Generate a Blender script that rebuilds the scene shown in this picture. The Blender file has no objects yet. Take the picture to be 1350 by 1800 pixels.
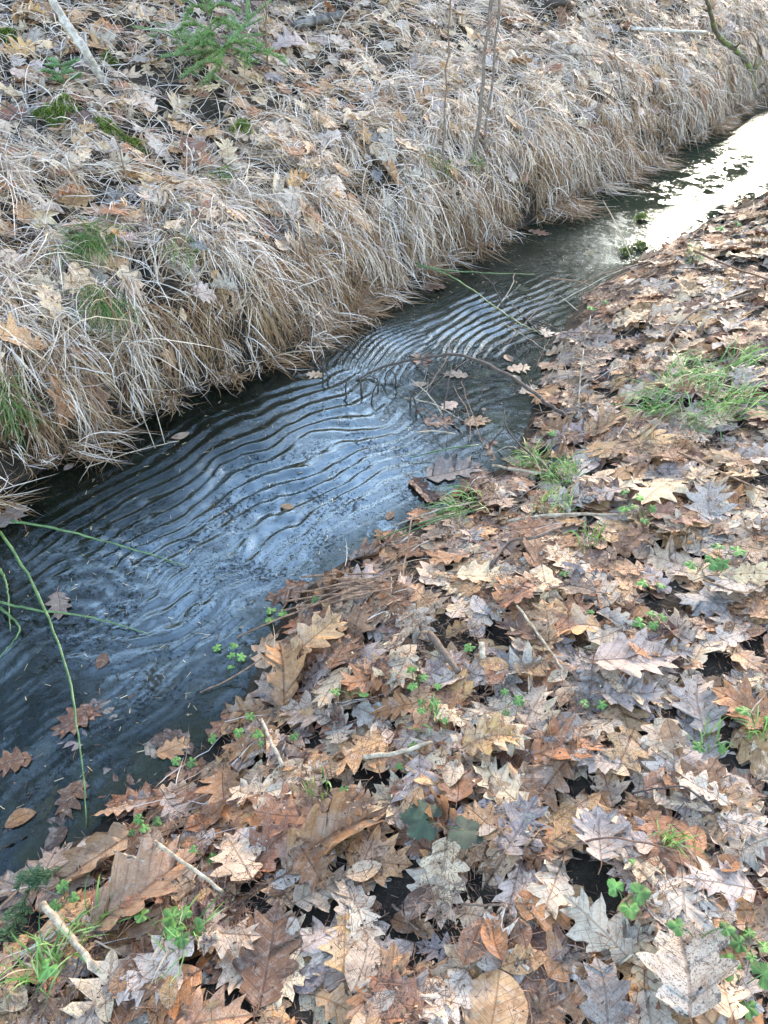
import bpy, math, random
import numpy as np
from mathutils import Vector

# ------------------------------------------------------------------ camera, world, sun, exposure
PITCH = math.radians(42.0)
CAMZ = 1.70
FPX = 1354.0                                  # focal length in photograph pixels (1350 x 1800)
scene = bpy.context.scene
COL = scene.collection
cam_data = bpy.data.cameras.new('camera')
cam_data.sensor_fit = 'VERTICAL'
cam_data.sensor_height = 36.0
cam_data.lens = 36.0 * FPX / 1800.0
cam_data.clip_start = 0.05
cam_data.clip_end = 2000.0
cam = bpy.data.objects.new('camera', cam_data)
COL.objects.link(cam)
cam.location = (0, 0, CAMZ)
cam.rotation_euler = (math.pi / 2 - PITCH, 0, 0)
scene.camera = cam

SUN_EL = math.radians(17.5)
SUN_AZ = math.radians(25.0)                   # to the right of straight ahead
world = bpy.data.worlds.new('World')
scene.world = world
world.use_nodes = True
wn = world.node_tree
sky = wn.nodes.new('ShaderNodeTexSky')
sky.sky_type = 'NISHITA'
sky.sun_disc = False
sky.sun_elevation = SUN_EL
sky.sun_rotation = SUN_AZ
sky.air_density = 1.0
sky.dust_density = 0.6
sky.ozone_density = 2.4
wn.nodes['Background'].inputs['Strength'].default_value = 0.15
wn.links.new(sky.outputs[0], wn.nodes['Background'].inputs['Color'])

sun_data = bpy.data.lights.new('sun', 'SUN')
sun_data.energy = 0.85
sun_data.angle = math.radians(10.0)
sun_data.color = (1.0, 0.95, 0.88)
sun = bpy.data.objects.new('sun', sun_data)
COL.objects.link(sun)
sdir = Vector((math.cos(SUN_EL) * math.sin(SUN_AZ), math.cos(SUN_EL) * math.cos(SUN_AZ), math.sin(SUN_EL)))
sun.rotation_euler = sdir.to_track_quat('Z', 'Y').to_euler()
sun.location = (3, 9, 6)

vs = scene.view_settings
vs.view_transform = 'Standard'
vs.look = 'None'
vs.gamma = 1.0
vs.use_curve_mapping = False
vs.exposure = 3.3
vs.use_white_balance = True                   # the phone's automatic white balance, set for open shade
vs.white_balance_temperature = 7900
vs.white_balance_tint = 13
scene.cycles.max_bounces = 6
scene.cycles.diffuse_bounces = 3
scene.cycles.glossy_bounces = 3
scene.cycles.transparent_max_bounces = 8
scene.cycles.caustics_reflective = False
scene.cycles.caustics_refractive = False
scene.cycles.use_denoising = True

rng = np.random.default_rng(7)
random.seed(7)
SP, CP = math.sin(PITCH), math.cos(PITCH)


# ------------------------------------------------------------------ small helpers
def lin(r, g, b):
    f = lambda c: (c / 255.0) / 12.92 if c <= 10 else (((c / 255.0) + 0.055) / 1.055) ** 2.4
    return (f(r), f(g), f(b))


def ray(px, py):
    dx = (px - 675.0) / FPX
    dy = (900.0 - py) / FPX
    return np.array([dx, CP + dy * SP, -SP + dy * CP])


def at_z(px, py, z=0.0):
    d = ray(px, py)
    t = (CAMZ - z) / -d[2]
    return np.array([d[0] * t, d[1] * t, z])


def project(p):
    p = np.asarray(p, float)
    x, y, z = p[..., 0], p[..., 1], p[..., 2] - CAMZ
    depth = y * CP - z * SP
    up = y * SP + z * CP
    depth = np.where(np.abs(depth) < 1e-6, 1e-6, depth)
    return 675 + FPX * x / depth, 900 - FPX * up / depth, depth


def vnoise(x, y, seed=0):
    x = np.asarray(x, float); y = np.asarray(y, float)
    xi = np.floor(x).astype(np.int64); yi = np.floor(y).astype(np.int64)
    fx = x - xi; fy = y - yi
    fx = fx * fx * (3 - 2 * fx); fy = fy * fy * (3 - 2 * fy)

    def h(a, b):
        n = (a * 374761393 + b * 668265263 + seed * 1274126177) & 0x7fffffff
        n = ((n ^ (n >> 13)) * 1103515245) & 0x7fffffff
        n = ((n ^ (n >> 16)) * 668265263) & 0x7fffffff
        return (n & 0xffff) / 65535.0
    a = h(xi, yi); b = h(xi + 1, yi); c = h(xi, yi + 1); d = h(xi + 1, yi + 1)
    return (a + (b - a) * fx + (c - a) * fy + (a - b - c + d) * fx * fy) * 2 - 1


def fbm(x, y, oct=3, seed=0):
    s = 0; a = 1.0; f = 1.0
    for i in range(oct):
        s = s + a * vnoise(x * f, y * f, seed + i * 17)
        a *= 0.5; f *= 2.03
    return s / 1.75


def sstep(a, b, x):
    t = np.clip((x - a) / (b - a), 0, 1)
    return t * t * (3 - 2 * t)


def mesh_np(name, verts, faces, mat=None, smooth=True, col=None, luv=None):
    """verts (n,3); faces list of (m,k) index arrays (k = 3 or 4)"""
    if isinstance(faces, np.ndarray):
        faces = [faces]
    faces = [np.asarray(f, np.int32) for f in faces if len(f)]
    me = bpy.data.meshes.new(name)
    me.vertices.add(len(verts))
    me.vertices.foreach_set('co', np.ascontiguousarray(verts, np.float32).ravel())
    nl = sum(f.size for f in faces); nf = sum(len(f) for f in faces)
    me.loops.add(nl)
    me.loops.foreach_set('vertex_index', np.concatenate([f.ravel() for f in faces]))
    me.polygons.add(nf)
    tot = np.concatenate([np.full(len(f), f.shape[1], np.int32) for f in faces])
    st = np.concatenate([[0], np.cumsum(tot)[:-1]]).astype(np.int32)
    me.polygons.foreach_set('loop_start', st)
    me.polygons.foreach_set('loop_total', tot)
    me.polygons.foreach_set('use_smooth', np.full(nf, smooth, bool))
    if col is not None:
        c = np.ones((len(verts), 4), np.float32)
        c[:, :col.shape[1]] = col
        a = me.color_attributes.new('col', 'FLOAT_COLOR', 'POINT')
        a.data.foreach_set('color', c.ravel())
    if luv is not None:
        a = me.attributes.new('luv', 'FLOAT_VECTOR', 'POINT')
        a.data.foreach_set('vector', np.ascontiguousarray(luv, np.float32).ravel())
    me.update(calc_edges=True)
    if mat:
        me.materials.append(mat)
    return me


def link(name, me, parent=None, loc=None):
    o = bpy.data.objects.new(name, me)
    COL.objects.link(o)
    if loc is not None:
        o.location = loc
    if parent is not None:
        o.parent = parent
    return o


def tag(o, label=None, cat=None, group=None, kind=None):
    if label: o['label'] = label
    if cat: o['category'] = cat
    if group: o['group'] = group
    if kind: o['kind'] = kind
    return o


def tube_arrays(pts, rad, sides=6, jitter=0.0):
    pts = np.asarray(pts, float); n = len(pts)
    rad = np.broadcast_to(np.asarray(rad, float), (n,))
    tan = np.gradient(pts, axis=0)
    tan /= np.linalg.norm(tan, axis=1)[:, None] + 1e-9
    ref = np.array([0.31, 0.17, 0.93])
    if abs(np.dot(tan.mean(0), ref)) > 0.9:
        ref = np.array([0.95, 0.1, 0.2])
    a = np.cross(tan, ref); a /= np.linalg.norm(a, axis=1)[:, None] + 1e-9
    b = np.cross(tan, a)
    th = np.linspace(0, 2 * np.pi, sides, endpoint=False)
    r = rad[:, None] * (1 + jitter * rng.uniform(-1, 1, (n, sides)))
    v = pts[:, None, :] + r[..., None] * (np.cos(th)[None, :, None] * a[:, None, :] + np.sin(th)[None, :, None] * b[:, None, :])
    v = v.reshape(-1, 3)
    i = np.arange(n - 1)[:, None] * sides; j = np.arange(sides)[None, :]; k = (j + 1) % sides
    q = np.stack([i + j, i + k, i + sides + k, i + sides + j], -1).reshape(-1, 4)
    c0 = len(v); c1 = c0 + 1
    v = np.vstack([v, pts[:1], pts[-1:]])
    jj = np.arange(sides); kk = (jj + 1) % sides
    t0 = np.stack([np.full(sides, c0), kk, jj], -1)
    e = (n - 1) * sides
    t1 = np.stack([np.full(sides, c1), e + jj, e + kk], -1)
    return v, q, np.vstack([t0, t1])


def resample(ctrl, n, wob=0.0):
    """smooth curve through control points"""
    c = np.asarray(ctrl, float)
    m = len(c)
    if m == 2:
        t = np.linspace(0, 1, n)[:, None]
        out = c[0] * (1 - t) + c[1] * t
    else:
        p = np.vstack([2 * c[0] - c[1], c, 2 * c[-1] - c[-2]])
        ts = np.linspace(0, m - 1 - 1e-6, n)
        i = ts.astype(int); f = (ts - i)[:, None]
        p0, p1, p2, p3 = p[i], p[i + 1], p[i + 2], p[i + 3]
        out = 0.5 * (2 * p1 + (p2 - p0) * f + (2 * p0 - 5 * p1 + 4 * p2 - p3) * f ** 2 + (3 * p1 - p0 - 3 * p2 + p3) * f ** 3)
    if wob:
        w = rng.normal(0, wob, out.shape); w[0] = 0; w[-1] = 0
        out = out + w
    return out


class Pack:
    def __init__(self): self.v = []; self.q = []; self.t = []; self.c = []; self.u = []; self.n = 0
    def add(self, v, q=None, t=None, col=None, luv=None):
        if q is not None and len(q): self.q.append(np.asarray(q) + self.n)
        if t is not None and len(t): self.t.append(np.asarray(t) + self.n)
        self.v.append(v); self.n += len(v)
        if col is not None: self.c.append(col)
        if luv is not None: self.u.append(luv)
    def mesh(self, name, mat, smooth=True):
        f = []
        if self.q: f.append(np.vstack(self.q))
        if self.t: f.append(np.vstack(self.t))
        return mesh_np(name, np.vstack(self.v), f, mat, smooth, np.vstack(self.c) if self.c else None, np.vstack(self.u) if self.u else None)


# ------------------------------------------------------------------ materials
def new_mat(name):
    m = bpy.data.materials.new(name)
    m.use_nodes = True
    nt = m.node_tree
    return m, nt, nt.nodes['Principled BSDF'], nt.nodes['Material Output']


def N(nt, kind, **kw):
    n = nt.nodes.new(kind)
    for k, v in kw.items():
        setattr(n, k, v)
    return n


def mixc(nt, fac, a, b, mode='MIX'):
    n = N(nt, 'ShaderNodeMix', data_type='RGBA', blend_type=mode)
    for sock, val in ((n.inputs[0], fac), (n.inputs[6], a), (n.inputs[7], b)):
        if isinstance(val, bpy.types.NodeSocket): nt.links.new(val, sock)
        elif isinstance(val, (int, float)): sock.default_value = val
        else: sock.default_value = (*val[:3], 1)
    return n.outputs[2]


def mth(nt, op, a, b=None, clamp=False):
    n = N(nt, 'ShaderNodeMath', operation=op, use_clamp=clamp)
    for s, v in zip(n.inputs, (a, b)):
        if v is None: continue
        if isinstance(v, bpy.types.NodeSocket): nt.links.new(v, s)
        else: s.default_value = v
    return n.outputs[0]


def ramp(nt, fac, lo, hi):
    n = N(nt, 'ShaderNodeMapRange', interpolation_type='SMOOTHSTEP')
    nt.links.new(fac, n.inputs[0])
    n.inputs[1].default_value = lo; n.inputs[2].default_value = hi
    return n.outputs[0]


def noise(nt, vec, scale, detail=3.0, rough=0.55, dist=0.0):
    n = N(nt, 'ShaderNodeTexNoise')
    nt.links.new(vec, n.inputs['Vector'])
    n.inputs['Scale'].default_value = scale; n.inputs['Detail'].default_value = detail
    n.inputs['Roughness'].default_value = rough; n.inputs['Distortion'].default_value = dist
    return n.outputs[0]


def wpos(nt):
    return N(nt, 'ShaderNodeNewGeometry').outputs['Position']


def leaf_material():
    m, nt, bs, out = new_mat('dead_leaf')
    L = nt.links
    col = N(nt, 'ShaderNodeAttribute', attribute_name='col')
    luv = N(nt, 'ShaderNodeAttribute', attribute_name='luv')
    sep = N(nt, 'ShaderNodeSeparateXYZ'); L.new(luv.outputs['Vector'], sep.inputs[0])
    u, v, k = sep.outputs[0], sep.outputs[1], sep.outputs[2]
    au = mth(nt, 'ABSOLUTE', u)
    pos = wpos(nt)
    # lateral veins
    s = mth(nt, 'SUBTRACT', v, mth(nt, 'MULTIPLY', au, 0.75))
    fr = mth(nt, 'FRACT', mth(nt, 'ADD', mth(nt, 'MULTIPLY', s, 8.5), 0.5))
    dv = mth(nt, 'ABSOLUTE', mth(nt, 'SUBTRACT', fr, 0.5))
    lat = mth(nt, 'SUBTRACT', 1.0, ramp(nt, dv, 0.015, 0.085))
    mid = mth(nt, 'SUBTRACT', 1.0, ramp(nt, au, 0.006, 0.02))
    vein = mth(nt, 'MAXIMUM', mth(nt, 'MULTIPLY', lat, 0.55), mid)
    n1 = noise(nt, pos, 24, 5, 0.65)
    n2 = noise(nt, pos, 80, 5, 0.7)
    n3 = noise(nt, pos, 300, 3, 0.65)
    base = col.outputs['Color']
    dark = mixc(nt, 1.0, base, (0.52, 0.42, 0.36), 'MULTIPLY')
    c = mixc(nt, mth(nt, 'MULTIPLY', ramp(nt, n1, 0.44, 0.66), 0.75), base, dark)
    pale = mixc(nt, 0.35, base, (0.62, 0.55, 0.46))
    c = mixc(nt, mth(nt, 'MULTIPLY', ramp(nt, n2, 0.47, 0.68), 0.6), c, pale)
    c = mixc(nt, mth(nt, 'MULTIPLY', ramp(nt, noise(nt, pos, 150, 4, 0.7), 0.52, 0.66), 0.45), c, dark)
    # bleached, almost white weathering on some leaves
    c = mixc(nt, mth(nt, 'MULTIPLY', ramp(nt, noise(nt, pos, 11, 4, 0.6), 0.54, 0.66), 0.25), c, (0.52, 0.47, 0.41))
    # dark decay speckles, a leaf's own amount comes from the attribute's alpha
    sp = mth(nt, 'MULTIPLY', ramp(nt, n3, 0.55, 0.63), mth(nt, 'ADD', col.outputs['Alpha'], 0.12))
    c = mixc(nt, mth(nt, 'MULTIPLY', sp, 0.8), c, (0.04, 0.028, 0.02))
    blot = mth(nt, 'MULTIPLY', ramp(nt, noise(nt, pos, 38, 5, 0.75), 0.555, 0.63), mth(nt, 'ADD', col.outputs['Alpha'], 0.15))
    c = mixc(nt, mth(nt, 'MULTIPLY', blot, 0.75), c, (0.065, 0.055, 0.052))
    # fine net of smaller veins
    vo = N(nt, 'ShaderNodeTexVoronoi', feature='DISTANCE_TO_EDGE'); L.new(pos, vo.inputs['Vector']); vo.inputs['Scale'].default_value = 170
    net = mth(nt, 'SUBTRACT', 1.0, ramp(nt, vo.outputs['Distance'], 0.01, 0.09))
    c = mixc(nt, mth(nt, 'MULTIPLY', net, 0.16), c, dark)
    c = mixc(nt, mth(nt, 'MULTIPLY', vein, 0.55), c, mixc(nt, 1.0, base, (0.36, 0.26, 0.20), 'MULTIPLY'))
    L.new(c, bs.inputs['Base Color'])
    r = mth(nt, 'SUBTRACT', 0.78, mth(nt, 'MULTIPLY', ramp(nt, n1, 0.35, 0.65), 0.34))
    L.new(r, bs.inputs['Roughness'])
    bs.inputs['Specular IOR Level'].default_value = 0.5
    bm = N(nt, 'ShaderNodeBump'); bm.inputs['Strength'].default_value = 0.8; bm.inputs['Distance'].default_value = 0.0018
    hsum = mth(nt, 'ADD', mth(nt, 'MULTIPLY', n2, 1.6), mth(nt, 'MULTIPLY', vein, -0.8))
    L.new(hsum, bm.inputs['Height']); L.new(bm.outputs[0], bs.inputs['Normal'])
    tr = N(nt, 'ShaderNodeBsdfTranslucent'); L.new(c, tr.inputs[0])
    mx = N(nt, 'ShaderNodeMixShader'); mx.inputs[0].default_value = 0.12
    L.new(bs.outputs[0], mx.inputs[1]); L.new(tr.outputs[0], mx.inputs[2]); L.new(mx.outputs[0], out.inputs[0])
    return m


def blade_material(name, rough=0.6, transl=0.15, vary=0.35):
    m, nt, bs, out = new_mat(name)
    L = nt.links
    col = N(nt, 'ShaderNodeAttribute', attribute_name='col')
    pos = wpos(nt)
    n1 = noise(nt, pos, 40, 3, 0.6)
    c = mixc(nt, mth(nt, 'MULTIPLY', ramp(nt, n1, 0.42, 0.7), vary), col.outputs['Color'],
             mixc(nt, 1.0, col.outputs['Color'], (0.55, 0.45, 0.38), 'MULTIPLY'))
    L.new(c, bs.inputs['Base Color'])
    bs.inputs['Roughness'].default_value = rough
    tr = N(nt, 'ShaderNodeBsdfTranslucent'); L.new(c, tr.inputs[0])
    mx = N(nt, 'ShaderNodeMixShader'); mx.inputs[0].default_value = transl
    L.new(bs.outputs[0], mx.inputs[1]); L.new(tr.outputs[0], mx.inputs[2]); L.new(mx.outputs[0], out.inputs[0])
    return m


def bark_material(name, a, b, scale=60, rough=0.75, moss=None):
    m, nt, bs, out = new_mat(name)
    L = nt.links
    pos = wpos(nt)
    n1 = noise(nt, pos, scale, 4, 0.65)
    n2 = noise(nt, pos, scale * 5, 3, 0.6)
    c = mixc(nt, ramp(nt, n1, 0.35, 0.66), a, b)
    c = mixc(nt, mth(nt, 'MULTIPLY', ramp(nt, n2, 0.5, 0.75), 0.5), c, tuple(x * 0.35 for x in a))
    if moss:
        c = mixc(nt, mth(nt, 'MULTIPLY', ramp(nt, noise(nt, pos, 14, 3), 0.42, 0.6), 0.9), c, moss)
    L.new(c, bs.inputs['Base Color'])
    bs.inputs['Roughness'].default_value = rough
    bm = N(nt, 'ShaderNodeBump'); bm.inputs['Strength'].default_value = 0.6; bm.inputs['Distance'].default_value = 0.002
    L.new(n2, bm.inputs['Height']); L.new(bm.outputs[0], bs.inputs['Normal'])
    return m


def soil_material():
    m, nt, bs, out = new_mat('wet_soil')
    L = nt.links
    pos = wpos(nt)
    n1 = noise(nt, pos, 9, 5, 0.6)
    n2 = noise(nt, pos, 90, 5, 0.7)
    n3 = noise(nt, pos, 420, 3, 0.6)
    c = mixc(nt, ramp(nt, n1, 0.35, 0.65), (0.022, 0.017, 0.013), (0.055, 0.042, 0.03))
    c = mixc(nt, mth(nt, 'MULTIPLY', ramp(nt, n2, 0.5, 0.7), 0.6), c, (0.10, 0.07, 0.045))
    c = mixc(nt, mth(nt, 'MULTIPLY', ramp(nt, n3, 0.55, 0.7), 0.5), c, (0.16, 0.11, 0.07))
    # the stream bed is silt with green algae
    sep = N(nt, 'ShaderNodeSeparateXYZ'); L.new(pos, sep.inputs[0])
    bed = mth(nt, 'SUBTRACT', 1.0, ramp(nt, sep.outputs[2], -0.03, 0.004))
    silt = mixc(nt, ramp(nt, noise(nt, pos, 6, 5, 0.65), 0.38, 0.62), (0.010, 0.014, 0.010), (0.045, 0.052, 0.03))
    silt = mixc(nt, mth(nt, 'MULTIPLY', ramp(nt, n2, 0.55, 0.75), 0.6), silt, (0.11, 0.10, 0.06))
    c = mixc(nt, bed, c, silt)
    L.new(c, bs.inputs['Base Color'])
    bs.inputs['Roughness'].default_value = 0.9; bs.inputs['Specular IOR Level'].default_value = 0.15
    bm = N(nt, 'ShaderNodeBump'); bm.inputs['Strength'].default_value = 1.0; bm.inputs['Distance'].default_value = 0.012
    L.new(mth(nt, 'ADD', n2, mth(nt, 'MULTIPLY', n3, 0.4)), bm.inputs['Height']); L.new(bm.outputs[0], bs.inputs['Normal'])
    return m


def water_material():
    m, nt, bs, out = new_mat('stream_water')
    L = nt.links
    nt.nodes.remove(bs)
    pos = wpos(nt)
    # 'col' red: how thick the surface skin is here (0 open water, 1 skin); green: feather-ice along the shore
    att = N(nt, 'ShaderNodeAttribute', attribute_name='col')
    sep = N(nt, 'ShaderNodeSeparateColor'); L.new(att.outputs['Color'], sep.inputs[0])
    skin, ice = sep.outputs[0], sep.outputs[1]
    fine = noise(nt, pos, 120, 4, 0.7)
    fine2 = noise(nt, pos, 38, 4, 0.65)
    holes = ramp(nt, mth(nt, 'ADD', noise(nt, pos, 85, 5, 0.75), mth(nt, 'MULTIPLY', noise(nt, pos, 7, 3, 0.6), 0.5)), 0.79, 0.87)
    skin_f = mth(nt, 'MULTIPLY', skin, mth(nt, 'SUBTRACT', 1.0, mth(nt, 'MULTIPLY', holes, 0.9)), clamp=True)
    # feather ice: stretched noise in two directions
    vo = N(nt, 'ShaderNodeTexVoronoi'); L.new(pos, vo.inputs['Vector']); vo.inputs['Scale'].default_value = 8.0
    rot = N(nt, 'ShaderNodeVectorRotate', rotation_type='Z_AXIS'); L.new(pos, rot.inputs['Vector'])
    sc_ = N(nt, 'ShaderNodeSeparateColor'); L.new(vo.outputs['Color'], sc_.inputs[0])
    L.new(mth(nt, 'MULTIPLY', sc_.outputs[0], 3.1), rot.inputs['Angle'])
    mp = N(nt, 'ShaderNodeMapping'); L.new(rot.outputs[0], mp.inputs[0]); mp.inputs['Scale'].default_value = (1.0, 13.0, 1.0)
    ice_r = noise(nt, mp.outputs[0], 9, 2, 0.5, 0.2)
    scum = sep.outputs[2]
    scn = mth(nt, 'ADD', noise(nt, pos, 15, 6, 0.72, 0.8), mth(nt, 'MULTIPLY', noise(nt, pos, 4, 3, 0.6), 0.6))
    scum_f = mth(nt, 'MULTIPLY', ramp(nt, scn, 0.71, 0.78), scum, clamp=True)
    bm = N(nt, 'ShaderNodeBump'); bm.inputs['Strength'].default_value = 1.0; bm.inputs['Distance'].default_value = 0.0019
    h = mth(nt, 'ADD', mth(nt, 'MULTIPLY', fine, 0.16), mth(nt, 'MULTIPLY', fine2, 0.40))
    h = mth(nt, 'ADD', h, mth(nt, 'MULTIPLY', mth(nt, 'MULTIPLY', ice_r, ice), 0.15))
    L.new(h, bm.inputs['Height'])
    gl = N(nt, 'ShaderNodeBsdfGlossy'); L.new(bm.outputs[0], gl.inputs['Normal'])
    L.new(mth(nt, 'ADD', 0.03, mth(nt, 'MULTIPLY', skin_f, 0.06)), gl.inputs['Roughness'])
    gl.inputs['Color'].default_value = (0.82, 0.97, 1.0, 1)
    # open water below, thin grey organic skin where it has formed
    tr = N(nt, 'ShaderNodeBsdfTransparent'); tr.inputs[0].default_value = (0.50, 0.62, 0.54, 1)
    di = N(nt, 'ShaderNodeBsdfDiffuse'); di.inputs[0].default_value = (0.10, 0.16, 0.17, 1); L.new(bm.outputs[0], di.inputs['Normal'])
    body = N(nt, 'ShaderNodeMixShader'); L.new(mth(nt, 'ADD', mth(nt, 'MULTIPLY', skin_f, 0.06), mth(nt, 'MULTIPLY', mth(nt, 'MULTIPLY', ice, ramp(nt, ice_r, 0.42, 0.62)), 0.04), clamp=True), body.inputs[0])
    L.new(tr.outputs[0], body.inputs[1]); L.new(di.outputs[0], body.inputs[2])
    fr = N(nt, 'ShaderNodeFresnel'); L.new(bm.outputs[0], fr.inputs['Normal'])
    L.new(mth(nt, 'ADD', 1.38, mth(nt, 'MULTIPLY', skin_f, 1.45)), fr.inputs['IOR'])
    mud = N(nt, 'ShaderNodeBsdfDiffuse'); mud.inputs[0].default_value = (0.026, 0.030, 0.018, 1)
    body2 = N(nt, 'ShaderNodeMixShader'); L.new(scum_f, body2.inputs[0]); L.new(body.outputs[0], body2.inputs[1]); L.new(mud.outputs[0], body2.inputs[2]); body = body2
    mx = N(nt, 'ShaderNodeMixShader'); L.new(mth(nt, 'MULTIPLY', fr.outputs[0], mth(nt, 'SUBTRACT', 1.0, mth(nt, 'MULTIPLY', scum_f, 1.0))), mx.inputs[0])
    L.new(body.outputs[0], mx.inputs[1]); L.new(gl.outputs[0], mx.inputs[2]); L.new(mx.outputs[0], out.inputs[0])
    return m


M_LEAF = leaf_material()
M_STRAW = blade_material('dry_straw', 0.6, 0.2)
M_GREEN = blade_material('green_blade', 0.5, 0.3, 0.5)
M_HERB = blade_material('herb_leaf', 0.62, 0.2, 0.9)
M_NEEDLE = blade_material('needle', 0.55, 0.1, 0.3)
M_SOIL = soil_material()
M_WATER = water_material()
M_TWIG = bark_material('twig_brown', lin(120, 98, 82), lin(88, 68, 56), 90)
M_ARCH = bark_material('twig_arch', lin(92, 74, 62), lin(52, 42, 36), 90)
M_PALE = bark_material('twig_pale', lin(192, 174, 148), lin(134, 112, 90), 60)
M_DARK = bark_material('twig_dark', lin(70, 58, 52), lin(45, 38, 34), 80)
M_RED = bark_material('stem_reddish', lin(160, 122, 94), lin(104, 76, 58), 60)
M_GREY = bark_material('bark_grey', lin(184, 176, 166), lin(132, 122, 114), 45)
M_SAP = bark_material('bark_sapling', lin(122, 106, 96), lin(82, 70, 62), 50)
M_LOG = bark_material('bark_log', lin(120, 112, 106), lin(58, 50, 46), 26)
M_MOSSY = bark_material('bark_mossy', lin(88, 80, 62), lin(58, 52, 44), 50, moss=lin(96, 108, 48))
M_RUSH = bark_material('rush_green', lin(56, 88, 42), lin(92, 120, 66), 30, 0.4)
M_STALK = bark_material('leaf_stalk', lin(120, 84, 62), lin(90, 60, 48), 80)

# ------------------------------------------------------------------ terrain
L_PX = [(-420, 1160), (-200, 1000), (0, 866), (60, 835), (120, 800), (230, 742), (340, 690), (440, 655), (545, 612), (566, 580), (650, 540),
        (720, 492), (800, 452), (890, 412), (960, 382), (1060, 332), (1150, 287), (1210, 250), (1268, 226), (1310, 187), (1350, 166), (1420, 140)]
R_PX = [(-420, 1780), (-150, 1640), (0, 1556), (150, 1462), (330, 1335), (430, 1225), (472, 1100), (560, 1012), (680, 932), (800, 885),
        (905, 800), (940, 700), (975, 600), (1010, 535), (1090, 472), (1190, 422), (1280, 370), (1350, 335), (1450, 285)]


def edge(px):
    p = np.array([at_z(x, y, 0.0)[:2] for x, y in px])
    for _ in range(2):
        q = np.empty((2 * len(p), 2))
        q[0] = p[0]; q[-1] = p[-1]
        q[1:-1:2] = 0.75 * p[:-1] + 0.25 * p[1:]
        q[2:-1:2] = 0.25 * p[:-1] + 0.75 * p[1:]
        p = q
    a = p[0] + np.array([-1.0, -0.75]) * 60
    b = p[-1] + np.array([0.72, 0.69]) * 90
    return np.vstack([a, p, b])


EL, ER = edge(L_PX), edge(R_PX)


def sdist(E, x, y):
    """signed distance to a polyline, positive on its left-hand (far bank) side"""
    best = np.full(x.shape, 1e18); sgn = np.zeros(x.shape)
    for a, b in zip(E[:-1], E[1:]):
        d = b - a; l2 = d @ d
        t = np.clip(((x - a[0]) * d[0] + (y - a[1]) * d[1]) / l2, 0, 1)
        ex = x - (a[0] + t * d[0]); ey = y - (a[1] + t * d[1])
        q = ex * ex + ey * ey
        cr = d[0] * (y - a[1]) - d[1] * (x - a[0])
        m = q < best
        best = np.where(m, q, best); sgn = np.where(m, np.sign(cr), sgn)
    return np.sqrt(best) * sgn


FAR_S = np.array([0, 0.03, 0.10, 0.20, 0.38, 0.6, 0.9, 1.4, 2.0, 3.0, 6.0, 30.0, 400.0])
FAR_H = np.array([0, 0.06, 0.17, 0.27, 0.38, 0.47, 0.57, 0.71, 0.86, 1.06, 1.4, 1.9, 2.3])
NEAR_S = np.array([0, 0.05, 0.15, 0.3, 0.6, 1.0, 1.6, 3.0, 8.0, 400.0])
NEAR_H = np.array([0, 0.018, 0.05, 0.105, 0.19, 0.265, 0.33, 0.38, 0.45, 0.6])


def terrain(x, y, detail=True):
    x = np.asarray(x, float); y = np.asarray(y, float)
    dl = sdist(EL, x, y)
    dr = -sdist(ER, x, y)                       # positive on the near bank
    wob = 0.05 * fbm(x * 4, y * 4, 2, 5)
    hf = np.interp(dl + (wob * 1.2 + 0.10 * fbm(x * 2.2, y * 2.2, 2, 207)) * sstep(0.02, 0.25, dl), FAR_S, FAR_H)
    hn = np.interp(dr + wob * sstep(0, 0.3, dr), NEAR_S, NEAR_H)
    il, ir = np.maximum(-dl, 0), np.maximum(-dr, 0)
    bed = -np.minimum(np.minimum(0.20, 0.04 + il * 0.9) * sstep(0, 0.04, il), 0.012 + ir * 0.20)
    z = np.where(dl > 0, hf, np.where(dr > 0, hn, bed))
    if detail:
        near_land = np.where(dl > 0, sstep(0.0, 0.25, dl), sstep(0.0, 0.3, dr))
        z = z + near_land * (0.045 * fbm(x * 2.3, y * 2.3, 3, 11) * np.where(dl > 0, 1.3, 0.6) + 0.012 * fbm(x * 11, y * 11, 2, 23))
        z = z + np.where((dl <= 0) & (dr <= 0), 0.012 * fbm(x * 9, y * 9, 2, 31) * sstep(0.02, 0.2, np.minimum(il, ir)), 0)
    return z, dl, dr


X0, X1, Y0, Y1, HC = -3.2, 5.2, -0.2, 9.4, 0.01
gx = np.arange(X0, X1, HC); gy = np.arange(Y0, Y1, HC)
GX, GY = np.meshgrid(gx, gy, indexing='ij')
TZ, TDL, TDR = terrain(GX, GY)
HM = TZ.copy()                                  # grows as things pile up
TGX, TGY = np.gradient(TZ, HC)


def gidx(x, y):
    i = np.clip(((np.asarray(x) - X0) / HC).astype(int), 0, len(gx) - 1)
    j = np.clip(((np.asarray(y) - Y0) / HC).astype(int), 0, len(gy) - 1)
    return i, j


def hz(x, y, H=None):
    i, j = gidx(x, y)
    return (TZ if H is None else H)[i, j]


def hit(px, py, H=None, lift=0.0):
    """where the view ray through a photo pixel meets the ground or the water"""
    d = ray(px, py)
    t = np.arange(0.7, 12.0, 0.004)
    x, y, z = d[0] * t, d[1] * t, CAMZ + d[2] * t
    g = np.maximum(hz(x, y, H), 0.0) + lift
    k = np.argmax(z <= g)
    if z[k] > g[k]: k = len(t) - 1
    return np.array([x[k], y[k], g[k]])


def px_size(p, px):
    return px * project(p)[2] / FPX


# the ground: one sheet to the horizon, fine where it is seen
def axis_coords(a, b, step, far):
    c = list(np.arange(a, b, step))
    s = step; x = c[-1]
    while x < far:
        s *= 1.35; x += s; c.append(x)
    s = step; x = a
    while x > -far:
        s *= 1.35; x -= s; c.insert(0, x)
    return np.array(c)


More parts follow.
